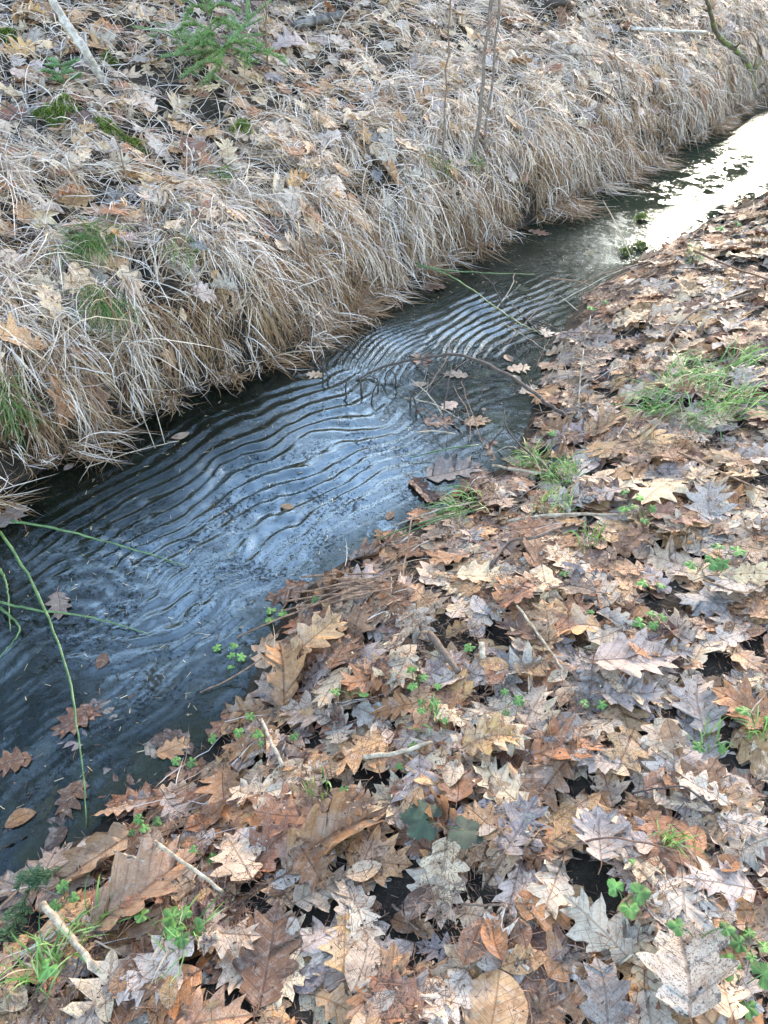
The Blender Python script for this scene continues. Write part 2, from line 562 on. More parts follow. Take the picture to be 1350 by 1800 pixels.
cx, cy = axis_coords(-2.4, 4.6, 0.022, 400), axis_coords(0.1, 8.4, 0.022, 400)
CX, CY = np.meshgrid(cx, cy, indexing='ij')
CZ, _, _ = terrain(CX, CY)
nx, ny = len(cx), len(cy)
I = (np.arange(nx - 1)[:, None] * ny + np.arange(ny - 1)[None, :]).ravel()
ground = link('ground', mesh_np('ground', np.stack([CX, CY, CZ], -1).reshape(-1, 3), np.stack([I, I + ny, I + ny + 1, I + 1], -1), M_SOIL))
tag(ground, 'dark wet soil of the banks and silty stream bed', kind='structure')

# ------------------------------------------------------------------ water with its wrinkled skin
wx, wy = axis_coords(-2.0, 4.4, 0.0085, 60), axis_coords(0.3, 8.2, 0.0085, 60)
WX, WY = np.meshgrid(wx, wy, indexing='ij')
big = terrain(CX, CY, False)
# distances on the coarse grid, looked up for the fine one
def lookup(A, x, y):
    i = np.clip(np.searchsorted(cx, x) - 1, 0, nx - 2); j = np.clip(np.searchsorted(cy, y) - 1, 0, ny - 2)
    fx = np.clip((x - cx[i]) / (cx[i + 1] - cx[i]), 0, 1)[:, None]; fy = np.clip((y - cy[j]) / (cy[j + 1] - cy[j]), 0, 1)[None, :]
    a = A[np.ix_(i, j)]; b = A[np.ix_(i + 1, j)]; c = A[np.ix_(i, j + 1)]; d = A[np.ix_(i + 1, j + 1)]
    return a * (1 - fx) * (1 - fy) + b * fx * (1 - fy) + c * (1 - fx) * fy + d * fx * fy
WDL, WDR = lookup(big[1], wx, wy), lookup(big[2], wx, wy)


def blob(px, py, rx, ry, deg=45):
    c = at_z(px, py)
    a = math.radians(deg)
    du = (WX - c[0]) * math.cos(a) + (WY - c[1]) * math.sin(a); dv = -(WX - c[0]) * math.sin(a) + (WY - c[1]) * math.cos(a)
    return np.exp(-((du / rx) ** 2 + (dv / ry) ** 2) ** 1.2)


def ridges(deg, lam, warp, seed, bend=0.0, c=(0, 0), sharp=0.6):
    a = math.radians(deg)
    x, y = WX - c[0], WY - c[1]
    u = x * math.cos(a) + y * math.sin(a)
    v = -x * math.sin(a) + y * math.cos(a) + bend * u * u
    v = v + warp * fbm(WX * 2.1, WY * 2.1, 2, seed) + 0.24 * warp * fbm(WX * 7, WY * 7, 2, seed + 3) + 0.006 * fbm(WX * 22, WY * 22, 2, seed + 5)
    ph = 2 * np.pi * v / lam
    s = np.sin(ph)
    return np.sign(s) * np.abs(s) ** sharp


wA = np.maximum(blob(470, 830, 0.62, 0.36, 44), blob(360, 900, 0.4, 0.25, 44))
wB = blob(668, 610, 0.22, 0.17, 50)
wC = blob(850, 560, 0.42, 0.22, 50)
wD = np.maximum(blob(190, 1050, 0.6, 0.34, 42), blob(330, 1130, 0.4, 0.25, 42))
ampn = (0.34 + 0.66 * sstep(-0.35, 0.30, fbm(WX * 3.4, WY * 3.4, 3, 71))) * (0.45 + 0.55 * sstep(-0.3, 0.3, fbm(WX * 11, WY * 11, 2, 73)))
WZ = (0.0080 * wA * ampn * ridges(43, 0.062, 0.14, 41, 0.12, at_z(450, 850)[:2])
      + 0.0036 * wB * ridges(56, 0.030, 0.09, 47, 1.1, at_z(668, 610)[:2])
      + 0.0050 * wC * ampn * ridges(48, 0.052, 0.12, 53, 0.5, at_z(850, 560)[:2])
      + 0.0042 * wD * ampn * ridges(40, 0.075, 0.30, 59, 0.0, (0, 0), 1.0)
      + 0.0026 * wD * ridges(52, 0.034, 0.10, 83, 0.0, (0, 0), 1.0) * sstep(-0.2, 0.4, fbm(WX * 5, WY * 5, 2, 87))
      + 0.0016 * fbm(WX * 16, WY * 16, 2, 61) * (0.3 + 0.7 * wD)
      + 0.0006 * fbm(WX * 45, WY * 45, 2, 67))
skin = np.clip(1.0 * blob(570, 850, 0.62, 0.34, 44) + 0.9 * blob(600, 690, 0.3, 0.25, 44) + 0.6 * wC + 0.7 * wB + 0.35 * blob(860, 470, 0.4, 0.2, 50)
               + 0.6 * blob(420, 1000, 0.5, 0.3, 44) + 0.25 * sstep(-0.1, 0.4, fbm(WX * 2, WY * 2, 3, 91)), 0, 1)
pat = 0.6 * ridges(40, 0.075, 0.30, 59, 0.0, (0, 0), 1.0) + 0.5 * ridges(52, 0.034, 0.10, 83, 0.0, (0, 0), 1.0) + 1.3 * fbm(WX * 6, WY * 6, 3, 121)
skin = np.clip(skin * 0.9 + 0.45 * np.maximum(wD, 0.7 * blob(120, 1260, 0.5, 0.3, 42)) * sstep(0.1, 0.75, pat), 0, 1)
icem = np.clip(blob(200, 1390, 0.34, 0.2, 45) + 0.8 * blob(330, 1270, 0.3, 0.14, 45) + 0.5 * blob(60, 1290, 0.3, 0.2, 45), 0, 1)
scum = np.clip(0.10 + 1.1 * blob(1210, 310, 1.4, 0.5, 45) + 0.15 * blob(850, 720, 0.35, 0.3, 45) + 0.4 * blob(620, 680, 0.2, 0.2, 45) + 0.5 * sstep(-0.14, -0.02, WDR), 0, 1)
keep = (WDL < 0.10) & (WDR < 0.12)
ok = keep[:-1, :-1] | keep[1:, :-1] | keep[:-1, 1:] | keep[1:, 1:]
wi, wj = np.nonzero(ok)
wn_ = len(wy)
wq = np.stack([wi * wn_ + wj, (wi + 1) * wn_ + wj, (wi + 1) * wn_ + wj + 1, wi * wn_ + wj + 1], -1)
used, inv = np.unique(wq, return_inverse=True)
wv = np.stack([WX, WY, WZ], -1).reshape(-1, 3)[used]
wc = np.stack([skin.ravel()[used], icem.ravel()[used], scum.ravel()[used]], -1)
water = link('water', mesh_np('water', wv, inv.reshape(-1, 4), M_WATER, True, wc))
tag(water, 'narrow stream with wrinkled skin and sky reflections', kind='structure')

# ------------------------------------------------------------------ fallen leaves
OAK = np.array([(.012, 0), (.09, .035), (.17, .08), (.26, .13), (.235, .185), (.175, .225), (.21, .27), (.32, .315), (.43, .40), (.385, .42), (.33, .45), (.21, .455),
                (.225, .51), (.335, .575), (.43, .70), (.34, .69), (.275, .69), (.165, .685), (.165, .73), (.215, .80), (.265, .92), (.155, .865), (.10, .86), (.065, .92), (.0, 1.0)])


def half_outline(kind):
    if kind == 'oak':
        o = OAK.copy()
        w = rng.uniform(0.75, 1.08)
        # every lobe of a leaf differs a little
        o[:, 0] *= w * (1 + 0.16 * np.interp(o[:, 1], np.linspace(0, 1, 6), rng.uniform(-1, 1, 6)))
        deep = rng.uniform(-0.4, 0.35)
        for k in (5, 11, 17, 22):
            o[k, 0] *= 1 + deep
        o[1:-1] += rng.normal(0, 0.006, (len(o) - 2, 2))
        if rng.uniform() < 0.22:                 # torn away or rotted along part of the margin
            y0 = rng.uniform(0.1, 0.9); g = np.exp(-((o[:, 1] - y0) / rng.uniform(0.08, 0.22)) ** 2)
            o[:, 0] *= 1 - g * rng.uniform(0.3, 0.8)
        if rng.uniform() < 0.6:                  # duller lobes
            o[1:-1, 0] = 0.5 * o[1:-1, 0] + 0.25 * (o[:-2, 0] + o[2:, 0])
        o[:, 0] = np.maximum(o[:, 0], 0); o[-1, 0] = 0
        return o
    y = np.linspace(0, 1, 19)
    if kind == 'beech':
        x = rng.uniform(.27, .33) * np.sin(np.pi * y ** 0.92) ** 0.8 + 0.008 * np.sin(y * 38)
    elif kind == 'round':
        x = 0.47 * np.sin(np.pi * y) ** 0.62 + 0.008 * np.sin(y * 50)
    else:                                        # bluntly lobed oak
        y = np.linspace(0, 1, 29)
        env = np.interp(y, [0, .12, .35, .62, .85, 1], [.02, .10, .21, .30, .22, 0])
        x = env * (1 + 0.40 * np.sin(y * 2 * np.pi * 4.0 - 1.1))
    x[0] = 0.01; x[-1] = 0
    return np.stack([x, y], -1)


def leaf_shape(kind, length, curl=1.0):
    """local vertices (tip along +y, centred), quads, vein coordinates, stalk points"""
    V, Q, U = [], [], []
    c1, c2 = rng.normal(0.0, 0.55) * curl, rng.normal(-0.05, 0.30) * curl
    c3 = rng.normal(0, 0.5) * curl
    fold = rng.uniform(-0.15, 0.5) * curl
    wa, wf, wp = rng.uniform(0.05, 0.22) * curl, rng.uniform(7, 15), rng.uniform(0, 6.3)
    sidebend = rng.normal(0, 0.10)
    off = 0
    roll = rng.uniform(0, 1) < 0.12 * curl
    for s in (-1, 1):
        o = half_outline(kind)
        n = len(o)
        m = np.stack([np.zeros(n), np.clip(o[:, 1] - 0.55 * o[:, 0], 0, 1)], -1)
        cols = [m, m * 0.66 + o * 0.34, m * 0.30 + o * 0.70, o]
        for c in cols:
            x, y = c[:, 0], c[:, 1] - 0.5
            sc = rng.uniform(0.8, 1.2)
            z = fold * x * sc + c1 * 1.6 * x * x + c2 * y * y * 1.4 + c3 * s * x * y + wa * x * np.sin(wf * c[:, 1] + wp + s) + 0.10 * curl * np.maximum(x - .22, 0) * rng.normal(0, 2.0)
            xx = x * (1 - 0.25 * abs(fold))
            if roll:
                a = x * 5.5
                xx = np.sin(a) / 5.5; z = z + (1 - np.cos(a)) / 5.5
            V.append(np.stack([s * xx + sidebend * y * y * 2, y, z], -1) * length)
            U.append(np.stack([s * x, c[:, 1], np.full(n, length)], -1))
        for k in range(3):
            a = off + k * n + np.arange(n - 1)
            q = np.stack([a, a + n, a + n + 1, a + 1], -1)
            Q.append(q if s > 0 else q[:, ::-1])
        off += 4 * n
    V = np.vstack(V); U = np.vstack(U); Q = np.vstack(Q)
    st_l = {'oak': 0.24, 'beech': 0.12, 'round': 0.15, 'blunt': 0.12}[kind] * length * rng.uniform(0.5, 1.1)
    z0 = c2 * 0.25 * 1.4 * length
    b = rng.normal(0, 0.3)
    x0 = sidebend * 0.5 * length
    st = np.array([[x0, -0.46 * length, z0], [x0, -0.5 * length, z0], [x0 + b * st_l * 0.3, -0.5 * length - st_l * 0.5, z0 + rng.uniform(-.1, .25) * st_l],
                   [x0 + b * st_l * 0.9, -0.5 * length - st_l, z0 + rng.uniform(-.2, .5) * st_l]])
    return V, Q, U, st


PALETTE = [('pale tan', (222, 188, 152), .22), ('greyish beige', (204, 180, 160), .20), ('light brown', (194, 146, 100), .24), ('orange-brown', (180, 120, 76), .10),
           ('brown', (142, 94, 64), .13), ('ash grey', (160, 144, 132), .07), ('dark brown', (86, 60, 48), .03)]
PAL = {n: c for n, c, w in PALETTE}
PW = np.array([w for *_, w in PALETTE]); PW /= PW.sum()

FARW = PW * np.array([1.5, 1.6, 1.1, .6, .6, .6, .3]); FARW /= FARW.sum()
LEAVES = []           # every dropped leaf: dict


def drop_leaf(x, y, kind, length, yaw, cname, curl=1.0, tilt=0.11, pct=74, float_z=None, label=None, spot=None, grow=0.7, zoff=0.0):
    V, Q, U, st = leaf_shape(kind, length, curl)
    P = np.vstack([V, st])
    ca, sa = math.cos(yaw), math.sin(yaw)
    X = P[:, 0] * ca - P[:, 1] * sa; Y = P[:, 0] * sa + P[:, 1] * ca; Z = P[:, 2]
    if float_z is None:
        i, j = gidx(x, y)
        sx, sy = TGX[i, j], TGY[i, j]
        tx, ty = rng.normal(0, tilt), rng.normal(0, tilt)
        k = 1 / math.sqrt(1 + sx * sx + sy * sy)
        Z = Z + X * (sx + tx) * k + Y * (sy + ty) * k
        X = X * k ** 0.5; Y = Y * k ** 0.5
        X = X + x; Y = Y + y
        ii, jj = gidx(X, Y)
        base = np.maximum(HM[ii, jj], 0.001)
        Z = Z + np.percentile(base - Z, pct)
        Z = np.maximum(Z, base + 0.0008) + zoff
        HM[ii, jj] = np.maximum(HM[ii, jj], HM[ii, jj] * (1 - grow) + Z * grow)
        # fill between the vertices
        qm = Q[:, [0, 2]].ravel()
        mx_, my_, mz_ = (X[Q].mean(1), Y[Q].mean(1), Z[Q].mean(1))
        i2, j2 = gidx(mx_, my_)
        HM[i2, j2] = np.maximum(HM[i2, j2], HM[i2, j2] * (1 - grow) + mz_ * grow)
    else:
        X = X + x; Y = Y + y
        Z = Z * 0.45; Z = Z - np.percentile(Z, 35) + float_z
    base_c = np.array(PAL[cname], float)
    c = base_c * rng.uniform(0.86, 1.10) + rng.normal(0, 7) * np.array([1.0, 0.6, 0.1]) + rng.normal(0, 2, 3)
    rgb = np.array(lin(*np.clip(c, 5, 250))) * 0.92
    n = len(V)
    W = np.stack([X, Y, Z], -1)
    if float_z is not None: rgb = rgb * 0.6
    elif -0.1 < hz(x, y, TDR) < 0.17 + 0.05 * rng.normal(): rgb = rgb * np.array([0.62, 0.55, 0.50])   # soaked along the waterline
    alpha = float(np.clip(rng.normal(0.35, 0.35), 0, 1))
    d = dict(v=W[:n], q=Q, u=U, st=W[n:], col=np.array([*rgb, alpha]), kind=kind, cname=cname, L=length, label=label, curl=curl, c=np.array([x, y, W[:n, 2].mean()]), spot=spot, force=label is not None)
    LEAVES.append(d)
    return d


def rand_leaf(x, y, pile=0.0, curl=1.0, weights=None, scale=1.0, **kw):
    r = rng.uniform()
    kind = 'oak' if r < 0.62 else ('beech' if r < 0.86 else 'blunt')
    length = {'oak': rng.uniform(0.085, 0.165), 'beech': rng.uniform(0.045, 0.088), 'blunt': rng.uniform(0.07, 0.12)}[kind] * scale
    w = PW if weights is None else weights
    cn = PALETTE[rng.choice(len(PALETTE), p=w)][0]
    return drop_leaf(x, y, kind, length, rng.uniform(0, 6.283), cn, curl=curl * rng.uniform(0.12, 0.75), **kw)


def in_view(x, y, z, m=70):
    px, py, d = project(np.stack([x, y, z], -1))
    return (d > 0.4) & (px > -m) & (px < 1350 + m) & (py > -m) & (py < 1800 + m)


# candidates on land, in view
NC = 60000
qx = rng.uniform(-2.4, 4.4, NC); qy = rng.uniform(0.15, 8.2, NC)
i, j = gidx(qx, qy); qz = TZ[i, j]; ql = TDL[i, j]; qr = TDR[i, j]
vis = in_view(qx, qy, qz)
area = 6.8 * 8.05 / NC                           # ground area one candidate stands for
near = np.nonzero(vis & (qr > 0.0))[0]
far = np.nonzero(vis & (ql > 0.10))[0]
shallow = np.nonzero(vis & (ql < -0.25) & (qr < 0.02) & (qr > -0.30))[0]

WET = PW * np.array([.8, .9, 1, 1.0, 1.5, 1.5, 1.5]); WET /= WET.sum()
# leaves lying under water in the shallows
wet_px, wet_py, _ = project(np.stack([qx[shallow], qy[shallow], np.zeros(len(shallow))], -1))
wn_keep = np.where((wet_px < 420) & (wet_py > 1230), 1.0, np.where((wet_px > 690) & (wet_px < 960) & (wet_py > 640) & (wet_py < 900), 1.0, 0.30))
sel = shallow[rng.uniform(size=len(shallow)) < area * 60 * wn_keep]
for k in sel:
    d = rand_leaf(qx[k], qy[k], curl=0.35, weights=WET, tilt=0.05, grow=0.3)
    d['v'][:, 2] -= 0.0; dz = (-0.004 - 0.012 * rng.uniform()) - d['v'][:, 2].max()
    if dz < 0:
        d['v'][:, 2] += dz; d['st'][:, 2] += dz
    d['wet'] = True
# first, lower layers on both banks
bare = fbm(qx * 3.2, qy * 3.2, 2, 101) - 0.25
bpx, bpy_, _ = project(np.stack([qx, qy, qz], -1))
for (hx, hy, rr) in ((870, 1545, 60), (770, 1095, 62), (820, 1150, 50), (450, 1600, 55), (790, 1600, 50), (560, 1400, 45), (700, 1010, 35), (1010, 1260, 40), (850, 1230, 45), (1260, 780, 40), (1120, 640, 45)):
    bare = np.maximum(bare, 1.3 - ((bpx - hx) ** 2 + (bpy_ - hy) ** 2) / (rr * rr) * 2.0)
sel = near[rng.uniform(size=len(near)) < area * 330 * np.where(bare[near] > 0.5, 0.10, 1.0) * sstep(-0.02, 0.1, qr[near])]
for k in sel[np.argsort(-qy[sel] + rng.uniform(0, 9, len(sel)))]:
    rand_leaf(qx[k], qy[k], curl=0.9, weights=WET if rng.uniform() < 0.45 else None)
farkeep = np.where(ql[far] > 0.55, 1.0, 0.35)
sel = far[rng.uniform(size=len(far)) < area * 120 * farkeep]
for k in sel:
    rand_leaf(qx[k], qy[k], curl=1.0, weights=FARW)

# ------------------------------------------------------------------ dry grass on the far bank
def blades(P0, D0, length, width, K=8, droop=0.55, clear=None, wob=0.10, straw=None, tipcol=None, H=None, face=None):
    """ribbons that start at P0 along D0, bend under their weight and come to rest on the ground or water"""
    B = len(P0)
    p = P0.copy(); d = D0 / (np.linalg.norm(D0, axis=1)[:, None] + 1e-9)
    if clear is None: clear = rng.uniform(0.004, 0.05, B)
    step = (length / K)[:, None]
    pts = [p.copy()]
    g = droop * rng.uniform(0.6, 1.4, B)
    curlx = rng.normal(0, wob, (B, 3))
    for k in range(K):
        d = d + curlx * 0.5 + rng.normal(0, wob * 0.5, (B, 3))
        d[:, 2] -= g
        d /= np.linalg.norm(d, axis=1)[:, None] + 1e-9
        q = p + d * step
        gz = np.maximum(hz(q[:, 0], q[:, 1], H), 0.002) + clear
        low = q[:, 2] < gz
        q[:, 2] = np.where(low, gz, q[:, 2])
        dd = q - p
        n = np.linalg.norm(dd, axis=1)[:, None] + 1e-9
        q = p + dd / n * np.minimum(n, step * 1.25)
        d = np.where(low[:, None], (q - p) / (np.linalg.norm(q - p, axis=1)[:, None] + 1e-9), d)
        pts.append(q.copy()); p = q
    pts = np.stack(pts, 1)                       # B, K+1, 3
    tan = np.gradient(pts, axis=1); tan /= np.linalg.norm(tan, axis=2)[..., None] + 1e-9
    ref = rng.normal(0, 0.55, (B, 1, 3)) + np.array([0.0, -0.3, 1.0])
    side = np.cross(tan, ref); side /= np.linalg.norm(side, axis=2)[..., None] + 1e-9
    t = np.linspace(0, 1, K + 1)[None, :]
    w = width[:, None] * 0.5 * np.where(t < 0.15, 0.75 + t * 1.6, 1.0) * np.clip((1 - t) * 2.2, 0.10, 1)
    v = np.stack([pts - side * w[..., None], pts + side * w[..., None]], 2).reshape(-1, 3)
    b = (np.arange(B) * 2 * (K + 1))[:, None]; k = np.arange(K)[None, :] * 2
    q = np.stack([b + k, b + k + 1, b + k + 3, b + k + 2], -1).reshape(-1, 4)
    c0 = straw[:, None, None, :]; c1 = (straw if tipcol is None else tipcol)[:, None, None, :]
    tt = t[:, :, None, None] ** 1.3
    c = np.broadcast_to(c0 * (1 - tt) + c1 * tt, (B, K + 1, 2, 3)).reshape(-1, 3)
    return v, q, c, pts


S_PALE = np.array(lin(232, 215, 199)); S_STRAW = np.array(lin(210, 183, 153)); S_BROWN = np.array(lin(158, 124, 88)); S_GREY = np.array(lin(203, 186, 172)); S_RUST = np.array(lin(134, 92, 58))


def straw_cols(B, brown):
    r = rng.uniform(size=B)
    base = np.where((r < 0.42)[:, None], S_PALE, np.where((r < 0.75)[:, None], S_STRAW, S_GREY))
    b = (rng.uniform(size=B) < brown)
    base = np.where(b[:, None], np.where((rng.uniform(size=B) < 0.7)[:, None], S_BROWN, S_RUST), base)
    return base * rng.uniform(0.72, 1.05, B)[:, None]


def tussock(cx_, cy_, radius, nlock, per, length, flow, spread, brown, up=0.6, droop=0.55, width=(0.0019, 0.0040), crown=0.06):
    V = Pack(); allp = []
    k_ = rng.uniform(0.45, 1.4); length = length * k_; crown = crown * rng.uniform(0.5, 1.6); nlock = max(3, int(nlock * rng.uniform(0.75, 1.3)))
    for l in range(nlock):
        a = rng.uniform(0, 6.283); r = radius * math.sqrt(rng.uniform())
        ox, oy = cx_ + r * math.cos(a), cy_ + r * math.sin(a)
        fl = np.array(flow) + rng.normal(0, spread, 2)
        fl /= np.linalg.norm(fl) + 1e-9
        n = max(6, int(per * 1.6 * rng.uniform(0.5, 1.5)))
        P = np.stack([ox + rng.normal(0, 0.014, n), oy + rng.normal(0, 0.014, n), np.zeros(n)], -1)
        P[:, 2] = np.maximum(hz(P[:, 0], P[:, 1]), 0.0) + crown * rng.uniform(0.1, 1.0, n)
        u = up * rng.uniform(0.3, 1.5)
        D = np.stack([fl[0] + rng.normal(0, 0.33, n), fl[1] + rng.normal(0, 0.33, n), u + rng.normal(0, 0.25, n)], -1)
        lock_b = np.clip(brown + rng.normal(0, 0.22), 0, 0.95)
        c = straw_cols(n, lock_b)
        tip = np.where((rng.uniform(size=n) < 0.35 + 0.4 * brown)[:, None], c * np.array([0.80, 0.70, 0.60]), c)
        v, q, c2, pts = blades(P, D, length * rng.uniform(0.55, 1.2) * rng.uniform(0.75, 1.15, n), rng.uniform(*width, n), straw=c, tipcol=tip,
                               droop=droop * rng.uniform(0.6, 1.3), clear=rng.uniform(0.004, 0.07, n), wob=rng.uniform(0.10, 0.38))
        V.add(v, q, None, c2)
        allp.append(pts.reshape(-1, 3))
    return V, np.vstack(allp)


# positions along the far bank
seg = np.linalg.norm(np.diff(EL, axis=0), axis=1); cum = np.concatenate([[0], np.cumsum(seg)])


def along(s):
    k = np.clip(np.searchsorted(cum, s) - 1, 0, len(seg) - 1)
    t = (s - cum[k]) / seg[k]
    p = EL[k] * (1 - t) + EL[k + 1] * t
    d = (EL[k + 1] - EL[k]) / seg[k]
    return p, np.array([-d[1], d[0]])            # point and the direction up the bank


TUSSOCKS = []
s0, s1 = cum[1], cum[-2]
GRASS_PTS = []


def scatter_row(off, step, jit, keepf):
    s = s0
    while s < s1:
        p, nrm = along(s)
        # average the bank direction a little
        p2, n2 = along(min(s + 0.15, s1)); p3, n3 = along(max(s - 0.15, s0))
        nn = nrm + n2 + n3; nn /= np.linalg.norm(nn)
        q = p + nn * (off + rng.uniform(-jit, jit))
        z = hz(q[0], q[1])
        px, py, d = project(np.array([q[0], q[1], z + 0.05]))
        if -120 < px < 1440 and -60 < py < 1000 and rng.uniform() < keepf(px, py):
            yield q, nn, float(px), float(py), float(d)
        s += step * rng.uniform(0.75, 1.25) * (1 + 0.10 * max(0, d - 3))


def add_row(row, off, step, jit, keepf, **kw):
    for q, nn, px, py, d in scatter_row(off, step, jit, keepf):
        k2 = dict(kw); fm = k2.pop('flowmix', 0.0); per = k2.pop('per')
        flow = -nn * (1 - fm) + rng.normal(0, 1, 2) * fm
        V, pts = tussock(q[0], q[1], flow=flow, per=per, **k2)
        TUSSOCKS.append((row, px, py, q, V, d)); GRASS_PTS.append(pts)


# lower fringe, browner and right at the water; then the overhanging curtain; slope; plateau
add_row('fringe', 0.08, 0.17, 0.04, lambda x, y: 1.0, radius=0.12, nlock=13, per=18, length=0.21, spread=0.8, brown=0.75, up=0.3, droop=0.6, crown=0.06)
add_row('curtain', 0.22, 0.19, 0.10, lambda x, y: 0.85, radius=0.15, nlock=14, per=20, length=0.32, spread=0.75, brown=0.3, up=0.45, droop=0.65, crown=0.07, flowmix=0.28)
add_row('slope', 0.50, 0.24, 0.10, lambda x, y: 0.85, radius=0.16, nlock=11, per=20, length=0.32, spread=0.95, brown=0.15, up=0.5, droop=0.6, crown=0.08, flowmix=0.25)
dens = lambda x, y: 0.95 if x > 640 else (0.55 if y > 160 else 0.3)
add_row('shoulder', 0.95, 0.27, 0.14, dens, radius=0.15, nlock=9, per=20, length=0.32, spread=0.7, brown=0.12, up=0.5, droop=0.6, crown=0.06, flowmix=0.25)
add_row('plateau', 1.45, 0.33, 0.22, dens, radius=0.17, nlock=8, per=18, length=0.30, spread=0.9, brown=0.10, up=0.45, droop=0.6, crown=0.05, flowmix=0.4)
add_row('upper', 2.05, 0.38, 0.26, dens, radius=0.2, nlock=8, per=16, length=0.30, spread=1.0, brown=0.10, up=0.4, droop=0.6, crown=0.05, flowmix=0.5)
add_row('top', 2.8, 0.45, 0.35, dens, radius=0.24, nlock=8, per=14, length=0.30, spread=1.1, brown=0.10, up=0.4, droop=0.6, crown=0.05, flowmix=0.5)

ORD = ['first', 'second', 'third', 'fourth', 'fifth', 'sixth', 'seventh', 'eighth', 'ninth', 'tenth', 'eleventh', 'twelfth', 'thirteenth', 'fourteenth', 'fifteenth', 'sixteenth',
       'seventeenth', 'eighteenth', 'nineteenth', 'twentieth', 'twenty-first', 'twenty-second', 'twenty-third', 'twenty-fourth', 'twenty-fifth', 'twenty-sixth', 'twenty-seventh', 'twenty-eighth', 'twenty-ninth', 'thirtieth',
       'thirty-first', 'thirty-second', 'thirty-third', 'thirty-fourth', 'thirty-fifth', 'thirty-sixth', 'thirty-seventh', 'thirty-eighth', 'thirty-ninth', 'fortieth', 'forty-first', 'forty-second', 'forty-third', 'forty-fourth', 'forty-fifth', 'forty-sixth', 'forty-seventh', 'forty-eighth', 'forty-ninth', 'fiftieth']
ROWTXT = {'fringe': 'brown grass fringe tussock dipping into the water, {} from the left along the far shore',
          'curtain': 'pale straw tussock draped over the bank edge, {} from the left',
          'slope': 'matted straw tussock halfway up the far slope, {} from the left',
          'shoulder': 'loose straw tussock on the brow of the far bank, {} from the left',
          'plateau': 'flattened straw tussock behind the bank brow, {} from the left',
          'upper': 'sparse straw tussock among upper leaf litter, {} from the left',
          'top': 'faded straw tussock along the uppermost strip, {} from the left'}
for row in ROWTXT:
    lst = sorted([t for t in TUSSOCKS if t[0] == row], key=lambda t: t[1])
    for n, (r_, px, py, q, V, d) in enumerate(lst):
        me = V.mesh('dry_grass_tussock', M_STRAW, True)
        loc = np.array([q[0], q[1], hz(q[0], q[1])])
        me.transform(__import__('mathutils').Matrix.Translation(Vector(-loc)))
        o = link('dry_grass_tussock', me, loc=loc)
        tag(o, ROWTXT[row].format(ORD[min(n, len(ORD) - 1)]), 'grass tussock', 'dry grass tussocks on the far bank')

# loose straw on the far bank and a little at the near water's edge
nb = 9000
k = rng.choice(far[ql[far] > 0.2], nb)
lp = np.stack([qx[k], qy[k], qz[k] + 0.01], -1)
ld = np.stack([rng.normal(0, 1, nb), rng.normal(0, 1, nb), rng.uniform(-0.1, 0.3, nb)], -1)
kk = near[(qr[near] < 0.35)]
k2 = rng.choice(kk, 420)
lp2 = np.stack([qx[k2], qy[k2], HM[gidx(qx[k2], qy[k2])] + 0.004], -1)
ld2 = np.stack([rng.normal(0.8, 0.5, 420), rng.normal(0.5, 0.5, 420), rng.uniform(-0.05, 0.15, 420)], -1)
LS = Pack()
v, q, c, pts = blades(lp, ld, rng.uniform(0.10, 0.32, nb), rng.uniform(0.002, 0.0045, nb), K=6, droop=0.3, clear=rng.uniform(0.005, 0.045, nb), straw=straw_cols(nb, 0.15))
LS.add(v, q, None, c); GRASS_PTS.append(pts.reshape(-1, 3))
v, q, c, pts = blades(lp2, ld2, rng.uniform(0.06, 0.22, 420), rng.uniform(0.0015, 0.003, 420), K=6, droop=0.3, clear=rng.uniform(0.001, 0.01, 420), straw=straw_cols(420, 0.5), H=HM)
LS.add(v, q, None, c)
tag(link('loose_straw', LS.mesh('loose_straw', M_STRAW)), 'loose dry straw strewn over the far bank', kind='stuff')

# leaves caught on top of the grass
GP = np.vstack(GRASS_PTS)
gi, gj = gidx(GP[:, 0], GP[:, 1])
up_ = np.zeros_like(HM); np.maximum.at(up_, (gi, gj), np.maximum(GP[:, 2] - HM[gi, gj], 0))
up_ = np.minimum(up_, 0.10)
for ax_ in (0, 1):
    up_ = sum(np.roll(up_, k_, ax_) for k_ in (-2, -1, 0, 1, 2)) / 5
HM += up_ * 0.95
dens_top = np.where(ql[far] > 0.6, np.where(bpx[far] < 640, 1.0, 0.55), np.where(ql[far] > 0.3, 0.8, 0.5))
sel = far[rng.uniform(size=len(far)) < area * 125 * dens_top]
for k in sel:
    rand_leaf(qx[k], qy[k], curl=1.0, pct=70, tilt=0.25, weights=FARW)
# top layer of the near bank
sel = near[rng.uniform(size=len(near)) < area * 260 * np.where(bare[near] > 0.5, 0.05, 1.0) * sstep(0.0, 0.16, qr[near])]
for k in sel:
    rand_leaf(qx[k], qy[k], curl=1.0, scale=1.03)

